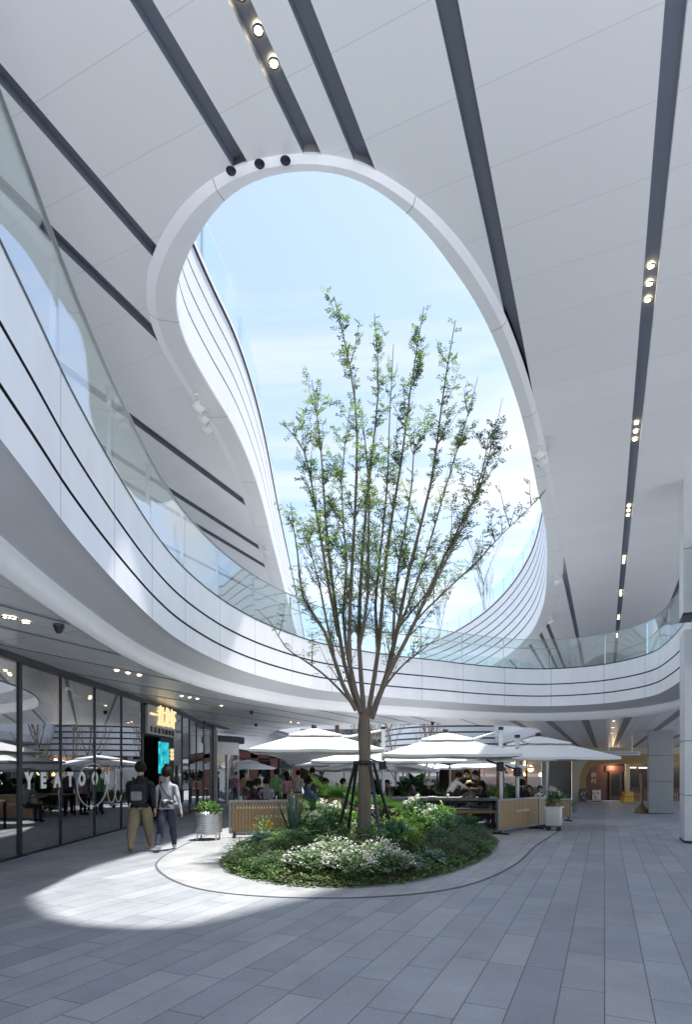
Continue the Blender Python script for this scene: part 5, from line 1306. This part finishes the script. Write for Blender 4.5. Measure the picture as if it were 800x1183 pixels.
def bare_tree(label, x, y, z0, h, seed, leafy=0.0, spread=.35, r=.09):
    R_ = random.Random(seed); bark = MB(); lv = MB(); root = empty('bare_tree', (x, y, z0), 0, label, 'tree')
    def br(p, d, l, r, lev):
        pts = [p]; c = d.copy()
        for i in range(6): c = (c+Vector((R_.uniform(-.12, .12), R_.uniform(-.12, .12), .06))).normalized(); pts.append(pts[-1]+c*l/6)
        bark.tube(pts, [r*(1-.75*i/6) for i in range(7)], 6 if lev < 2 else 4, 0, False)
        if lev < 3:
            for k in range(9 if lev == 0 else 5):
                i = R_.randint(2, 6); a = R_.uniform(0, 6.28); dd = (c*1.1+Vector((cos(a), sin(a), .15))*(.9*spread/.35*.62)).normalized(); br(pts[i], dd, l*R_.uniform(.4, .62), r*.42, lev+1)
        if leafy and lev >= 2:
            for i in range(2, 7):
                if R_.random() < leafy: leaf(lv, pts[i], rdir(-.5, .8), UPV, R_.uniform(.06, .11), .05, .2, 2)
    br(Vector((0, 0, 0)), Vector((0, 0, 1)), h*.62, r, 0)
    bark.build('trunk', M['bark_pale'], root)
    if lv.v: lv.build('crown', [M['leaf_olive']], root)
bare_tree('pale bare tree seen under the bridge right of the trunk', 2.9, 33, zg(2.9, 33), 7, 3)
bare_tree('pale bare tree under the bridge left of the right mast', 5.4, 36, zg(5.4, 36), 7.5, 8)
bare_tree('bare branching tree under the bridge close to the trunk', 1.7, 38, zg(1.7, 38), 7, 14)
bare_tree('bare tree in pale leaf under the bridge between the two big parasols', 4.0, 31, zg(4, 31), 6.4, 17, .3)
bare_tree('thin nearly leafless tree on the roof terrace beside the striped parapet', 10.8, 45, 11.6, 8.0, 21, .5, .25, .07)
bare_tree('second thin tree on the roof terrace nearer the centre', 8.3, 53, 11.6, 7.4, 33, .3, .25, .06)
tag(poly_sheet('roof_garden', [[(7.3, 53.5), (9.4, 48.4), (10.75, 42), (11.1, 36), (20, 36), (20, 56), (4, 60)]], ZR-.6, M['soil']), kind='structure')
from mathutils import noise as mnoise
# ------------------------------------------------------------------ people
def cloth(n, c, v=.15): return mat('cloth_'+n, c, .85, 0, v, 14, bump=.25, bscale=30)
C = {'black': cloth('black', (.011, .012, .016)), 'navy': cloth('navy', (.025, .032, .055)), 'grey': cloth('heather_grey', (.36, .37, .40)), 'khaki': cloth('khaki', (.23, .19, .12)),
     'white': cloth('white', (.70, .68, .63)), 'brown': cloth('brown', (.13, .07, .05)), 'blue': cloth('denim_blue', (.12, .20, .32)), 'green': cloth('green', (.16, .42, .16)),
     'taupe': cloth('taupe', (.20, .165, .15)), 'pink': cloth('pink', (.45, .25, .28)), 'dark_red': cloth('dark_red', (.18, .05, .045)), 'slate': cloth('slate', (.07, .085, .12)), 'tan': cloth('tan_print', (.48, .30, .16), .5),
     'tan_shoe': mat('tan_leather', (.34, .19, .085), .6, 0, .15), 'white_shoe': mat('white_shoe', (.68, .67, .64), .6, 0, .05), 'black_shoe': mat('black_shoe', (.02, .02, .022), .5, 0, .1),
     'skin': mat('skin', (.52, .34, .25), .55, 0, .06), 'hair': mat('black_hair', (.007, .006, .006), .65, 0, .4, 20, bump=.6, bscale=70, spec=.25), 'straw': mat('straw', (.52, .42, .25), .8, 0, .2, 20), 'eye': mat('eye_dark', (.02, .015, .012), .3)}
def limb_dir(flex, abd, sx): return Vector((sx*sin(abd), sin(flex)*cos(abd), -cos(flex)*cos(abd)))
def person(label, x, y, yaw, pose, top, bottom, shoes, h=1.7, z=None, hair='short', hat=None, sleeves=True, bulk=1.0, group=None, zoff=0):
    P_ = dict(lean=0, hl=(0, 0), hr=(0, 0), al=(5, 8, 10), ar=(5, 8, 10), head=0, twist=0, flare=1.0); P_.update(pose)
    D = radians; L = D(P_['lean'])
    V = []; E = []; RAD = []; BONE = []
    def node(p, r, par=None, bone=None):
        V.append(Vector(p)); RAD.append(r); i = len(V)-1
        if par is not None: E.append((par, i)); BONE.append((par, i, bone))
        return i
    def tor(d, sx=0, fy=0): return Vector((sx, sin(L)*d+cos(L)*fy, cos(L)*d-sin(L)*fy))
    hips = node((0, 0, 0), .125*bulk); waist = node(tor(.15), .118*bulk, hips, 'pelvis'); chest = node(tor(.33), .132*bulk, waist, 'top'); neckb = node(tor(.47), .085, chest, 'top')
    L2 = L*.55+D(P_['head']); nb = tor(.47)
    def hd(d, fy=0): return nb+Vector((0, sin(L2)*d+cos(L2)*fy, cos(L2)*d-sin(L2)*fy))
    neck = node(hd(.06), .047, neckb, 'skin'); jaw = node(hd(.14, .022), .066, neck, 'skin'); mid = node(hd(.215, .005), .095, jaw, 'skin'); crown = node(hd(.285, -.008), .068, mid, 'skin')
    low = node((0, 0, -.12), .115*bulk, hips, 'bottom'); ends = {}
    for sx, arm in ((-1, P_['al']), (1, P_['ar'])):
        fl, ab, el = D(arm[0]), D(arm[1]), D(arm[2])
        sh = node(tor(.42, sx*.135*bulk), .075*bulk, chest, 'top'); sh2 = node(tor(.40, sx*.185*bulk), .062*bulk, sh, 'top')
        e = V[sh2]+limb_dir(fl, ab, sx)*.265; ei = node(e, .046*bulk, sh2, 'top')
        inw = D(arm[3]) if len(arm) > 3 else 0
        fd = limb_dir(fl+el, ab-inw, sx); w = e+fd*.235; wi = node(w, .031 if not sleeves else .036, ei, 'top' if sleeves else 'skin')
        pm = w+fd*.075; pi_ = node(pm, .030, wi, 'skin'); side = fd.cross(Vector((sx, 0, 0))); side = side.normalized() if side.length > .1 else Vector((0, 1, 0)); inn_ = Vector((-sx, 0, 0))
        for k, (off, ln) in enumerate(((.024, .070), (.009, .080), (-.008, .074), (-.022, .058))):
            b = pm+side*off+fd*.018; k1 = b+fd*ln*.5; k2 = k1+(fd+inn_*.45).normalized()*ln*.5
            a0 = node(b, .0095, pi_, 'skin'); a1 = node(k1, .0085, a0, 'skin'); node(k2, .007, a1, 'skin')
        tb = w+fd*.03+side*.03; t0 = node(tb, .011, wi, 'skin'); t1 = node(tb+(fd*.6+side*.6).normalized()*.035, .0095, t0, 'skin'); node(tb+(fd*.85+side*.35).normalized()*.065, .008, t1, 'skin')
        ends[sx] = w
    lowest = 9; ank = []
    for sx, leg in ((-1, P_['hl']), (1, P_['hr'])):
        t, k = D(leg[0]), D(leg[1]); spread = leg[2] if len(leg) > 2 else 0
        hp = node((sx*.078*bulk, 0, -.05), .108*bulk, hips, 'bottom'); kn = V[hp]+Vector((sx*spread, sin(t)*.41, -cos(t)*.41)); ki = node((V[hp]*.5+kn*.5), .090*bulk*P_['flare']**.5, hp, 'bottom'); kk = node(kn, .068*bulk*P_['flare'], ki, 'bottom')
        an = kn+Vector((0, sin(t-k)*.40, -cos(t-k)*.40)); cm = node(kn*.55+an*.45, .060*bulk*P_['flare'], kk, 'bottom'); ai = node(an+Vector((0, 0, .045)), .052*bulk*P_.get('cuff', P_['flare']), cm, 'bottom')
        an2 = node(an-Vector((0, 0, .02)), .042, ai, 'shoe'); foot_t = (t-k)*.6
        hl = node(an+Vector((0, -.05*cos(foot_t), -.045-.03*0)), .044, an2, 'shoe'); to = an+Vector((0, .15*cos(foot_t), -.05+.15*sin(foot_t))); b1 = node(an*.45+to*.55, .047, an2, 'shoe'); node(to, .040, b1, 'shoe')
        lowest = min(lowest, an.z-.045-.040, to.z-.038)
    me = bpy.data.meshes.new('tmp'); me.from_pydata([tuple(v) for v in V], E, []); o = bpy.data.objects.new('tmp', me); COL.objects.link(o)
    md = o.modifiers.new('s', 'SKIN'); md.use_smooth_shade = True; md.branch_smoothing = .6
    for i, sv in enumerate(me.skin_vertices[0].data): sv.radius = (RAD[i], RAD[i]); sv.use_root = (i == 0)
    sd = o.modifiers.new('d', 'SUBSURF'); sd.levels = 2; sd.render_levels = 2
    dg = bpy.context.evaluated_depsgraph_get(); body = bpy.data.meshes.new_from_object(o.evaluated_get(dg)); bpy.data.objects.remove(o); bpy.data.meshes.remove(me)
    body.name = 'person'
    mats_ = [C[top], C[bottom], C[shoes], C['skin']]; body.materials.clear()
    for q in mats_: body.materials.append(q)
    ix = {'top': 0, 'pelvis': 0, 'bottom': 1, 'shoe': 2, 'skin': 3}
    segs = [(V[a], V[b]-V[a], max(1e-9, (V[b]-V[a]).length_squared), RAD[a], RAD[b], ix[bn]) for a, b, bn in BONE]
    for p in body.polygons:
        c = p.center; best = 9; bi = 0
        for (a, d, l2, ra, rb, m_) in segs:
            t = min(1, max(0, (c-a).dot(d)/l2)); dd = (c-a-d*t).length-(ra+(rb-ra)*t)
            if dd < best: best = dd; bi = m_
        p.material_index = bi if not (bi == 1 and c.z > -.075 and abs(L) < .3 and P_['hl'][0] < 40) else 0; p.use_smooth = True
    nrm = [v.normal.copy() for v in body.vertices]; skin_v = set(i for p in body.polygons if p.material_index == 3 for i in p.vertices)
    for i, v in enumerate(body.vertices):
        if i in skin_v: continue
        q = v.co; a_ = mnoise.noise(q*7+Vector((x, y, 0)))*.014+mnoise.noise(Vector((q.x*20, q.y*20, q.z*9))+Vector((y, x, 0)))*.008
        v.co += nrm[i]*a_
    root = bpy.data.objects.new('person', body); COL.objects.link(root)
    s = h/1.71; zz = zg(x, y) if z is None else z
    root.location = (x, y, zz-lowest*s+zoff); root.rotation_euler = (0, 0, yaw); root.scale = (s, s, s); tag(root, label, 'person', group)
    # face
    hm = hd(.215, .005); fw = Vector((0, cos(L2), -sin(L2))); up = Vector((0, sin(L2), cos(L2)))
    mb = MB()
    mb.ball(hm+fw*.098-up*.025, (.013, .02, .022), 8)
    for sx in (-1, 1): mb.ball(hm+Vector((sx*.093, 0, 0))-up*.015, (.012, .022, .032), 8)
    mb.build('nose_and_ears', C['skin'], root)
    for sx in (-1, 1): e = MB(); e.ball(hm+fw*.088+Vector((sx*.034, 0, 0))+up*.005, .012, 6); e.build('eye', C['eye'], root)
    e = MB(); e.ball(hm+fw*.083-up*.065, (.025, .012, .007), 8); e.build('mouth', C['dark_red'], root)
    # hair
    mb = MB(); HR = Matrix.Rotation(-L2, 3, 'X')
    rows = 8; n = 16; vs = []
    for i in range(rows+1):
        for j in range(n):
            a = 2*pi*j/n; front = max(0, sin(a))**1.5
            lowt = (.79 if hair == 'short' else .82)*pi; lowt = lowt*(1-front)+.33*pi*front; t = lowt*i/rows; rr = 1.0+.05*sin(5*a+i)+(.05 if i < rows else -.03)
            q = Vector((.104*sin(t)*cos(a), .112*sin(t)*sin(a)-.012, .122*cos(t)))*rr; vs.append(hm+HR @ q+up*.01)
    fs = [(i*n+j, i*n+(j+1) % n, (i+1)*n+(j+1) % n, (i+1)*n+j) for i in range(rows) for j in range(n)]
    mb.add(vs, fs, 0, True)
    if hair == 'bun': mb.ball(hm+up*.135-fw*.05, (.05, .05, .045), 10); mb.ball(hm-fw*.07-up*.04, (.07, .05, .07), 8)
    if hair == 'long': mb.ball(hm-fw*.06-up*.10, (.095, .06, .16), 10)
    mb.build('hair', C['hair'], root)
    if hat:
        mb = MB(); mb.lathe([(.0, .125), (.07, .12), (.10, .06), (.105, .03), (.19, .015), (.192, .008), (.10, .015)], (0, 0, 0), 18, M=HR); ho = mb.build('hat', C[hat], None, hm+up*.03); ho.parent = root
    return root, (V, tor, ends)
SIT = dict(hl=(82, 84, .03), hr=(82, 84, .03), al=(38, 8, 55, 20), ar=(38, 8, 55, 20), lean=12, head=6)
STAND = dict(hl=(3, 3, .03), hr=(-2, 3, .03))
def sp(u, v_feet, Y): return X(u, Y), Y
# the couple walking away along the shopfront
mx, my = X(162, 11.5), 11.5
m1, info = person('man walking away in a dark jacket, khaki trousers and tan boots with a backpack', mx, my, radians(8), dict(hl=(-16, 22, .02), hr=(24, 6, .035), al=(18, 7, 30), ar=(-14, 7, 22), lean=3, head=4, flare=1.4, cuff=1.05), 'black', 'khaki', 'tan_shoe', 1.74, bulk=1.14)
wx, wy = X(192.5, 11.6), 11.6
m2, info2 = person('woman walking away in a grey sweater and wide navy trousers with a shoulder bag', wx, wy, radians(4), dict(hl=(-17, 18, .01), hr=(18, 6, .03), al=(12, 10, 25), ar=(-16, 14, 12), lean=3, head=3, flare=1.3), 'grey', 'navy', 'white_shoe', 1.64, hair='bun', bulk=.97)
def worn(p, name, label, cat):
    r = empty(name, p.location, p.rotation_euler.z, label, cat); r.scale = p.scale; return r
bp = worn(m1, 'backpack', 'black and grey backpack on the back of the walking man', 'backpack')
mb = MB(); mb.box((0, -.225, .19), (.30, .15, .38), bev=.05); mb.build('bag_body', C['black'], bp)
mb = MB(); mb.box((-.01, -.312, .16), (.20, .05, .17), bev=.02); mb.build('front_pocket', cloth('bag_grey', (.20, .20, .21), .4), bp)
for sx in (-1, 1):
    mb = MB(); mb.tube([(sx*.10, -.19, .36), (sx*.115, -.06, .50), (sx*.12, .09, .45), (sx*.13, .15, .30), (sx*.14, .05, .12), (sx*.13, -.14, .06)], .018, 6); mb.build('strap', C['black'], bp)
mb = MB(); mb.tube([(-.04, -.2, .385), (0, -.2, .42), (.04, -.2, .385)], .01, 6); mb.build('handle', C['black'], bp)
sb = worn(m2, 'shoulder_bag', 'small black and white bag slung at the back of the woman', 'bag')
mb = MB(); mb.box((.05, -.19, .05), (.23, .09, .17), bev=.03); mb.build('bag_body', mat_patch('bag_patches', (.03, .03, .035), (.42, .42, .42), (.10, .10, .11), 16), sb)
mb = MB(); mb.tube([(.15, -.17, .12), (.0, -.16, .27), (-.10, -.10, .42), (-.125, .0, .495), (-.09, .12, .42), (.05, .15, .2), (.16, .09, .06), (.165, -.10, .06)], .012, 6); mb.build('strap', C['black'], sb)
# guests at the tables
def seat(label, u, Y, yaw, top, **k):
    pose = dict(SIT); pose.update(k.pop('pose', {})); return person(label, X(u, Y), Y, radians(yaw), pose, top, k.pop('bottom', 'slate'), k.pop('shoes', 'black_shoe'), **k)
seat('seated guest in black behind the left slatted barrier, leftmost of the pair', 285, 15.1, -60, 'black', pose=dict(lean=22, head=18), h=1.72)
seat('seated guest with long dark hair and dark red top behind the left slatted barrier', 298, 15.2, 70, 'dark_red', hair='long', pose=dict(lean=20, head=15), h=1.62)
seat('man in a denim blue shirt seated sideways left of the tree', 353, 16.6, -75, 'blue', pose=dict(lean=10), h=1.72)
seat('guest in a straw hat and taupe coat seated at the long grey table', 546, 18.0, 20, 'taupe', hat='straw', pose=dict(lean=15), h=1.62)
seat('guest in black with long hair seated right at the long grey table', 565, 18.1, 60, 'black', hair='long', pose=dict(lean=18, head=10), h=1.66)
seat('seated guest in tan at the far grey table behind the bed', 480, 21.0, 150, 'taupe', h=1.62, pose=dict(lean=16))
seat('seated guest in black and pale cap at the far grey table', 496, 21.1, 170, 'black', hat='white', pose=dict(lean=22), h=1.7)
seat('guest in dark clothes seated behind the right slatted barrier', 604, 18.6, -10, 'black', h=1.72, pose=dict(lean=8))
seat('guest in dark red seated far right near the lanterns', 612, 24.5, 160, 'dark_red', h=1.66)
seat('guest in white seated far right near the lanterns', 623.5, 24.8, 170, 'white', h=1.66)
def stand(label, u, Y, yaw, top, bottom='black', **k):
    pose = dict(STAND); pose.update(k.pop('pose', {})); return person(label, X(u, Y), Y, radians(yaw), pose, top, bottom, k.pop('shoes', 'black_shoe'), **k)
stand('man in a white jacket bending over the long grey table', 519, 19.75, -65, 'white', pose=dict(lean=38, head=10, al=(55, 5, 25), ar=(60, 5, 20)), h=1.72)
stand('man in black standing behind the long grey table with head bowed', 540, 20.0, 165, 'black', pose=dict(lean=12, head=22, al=(25, 8, 65, 20), ar=(25, 8, 65, 20)), h=1.74)
stand('person in brown and black standing right of the long grey table', 556, 19.9, 110, 'brown', pose=dict(lean=14, head=18, al=(30, 8, 60, 20), ar=(30, 8, 60, 20)), h=1.70)
stand('person in a bright green shirt standing left of the tree', 319.5, 22.0, 10, 'green', 'slate', h=1.66)
stand('person with long dark hair and pink top standing beside the green shirt', 331, 21.6, 40, 'pink', 'black', hair='long', h=1.56)
stand('person in a slate blue jacket standing right of the pink top', 361, 22.4, 15, 'slate', 'black', h=1.74, bulk=1.1)
stand('person in white between the pink top and the slate jacket', 345, 23.5, -30, 'white', 'slate', h=1.66)
stand('person in brown with jeans walking by the far end of the glass shopfront', 229.5, 27.0, 200, 'brown', 'blue', h=1.70, pose=dict(hl=(14, 8, .02), hr=(-12, 14, .02)))
stand('person in a tan patterned top near the small cream parasol', 284, 31, 190, 'tan', 'slate', h=1.66, pose=dict(al=(30, 8, 70, 20), ar=(30, 8, 70, 20)))
stand('person in pink and grey left of the tan patterned top', 272.5, 32, 150, 'pink', 'slate', h=1.62)
for (u, Y, yaw, tp, lb) in ((381, 20.4, 80, 'white', 'guest in white seated behind the fan palm left of the trunk'), (392, 20.8, -80, 'navy', 'guest in navy seated right behind the fan palm leaves'), (448, 22.5, 170, 'brown', 'guest in brown seated just right of the trunk far back'), (530, 21.2, 170, 'slate', 'guest in slate seated between the standing men'), (309, 17.5, 20, 'grey', 'guest in grey seated behind the pair at the left barrier')):
    seat(lb, u, Y, yaw, tp)
for (u, Y, yaw, tp, lb) in ((256, 34, 170, 'slate', 'person in dark clothes standing before the white corner shop'), (301, 30, 30, 'white', 'person in white standing right of the cream parasol'), (372, 25, 190, 'taupe', 'person in taupe walking far behind the slate jacket')):
    stand(lb, u, Y, yaw, tp)
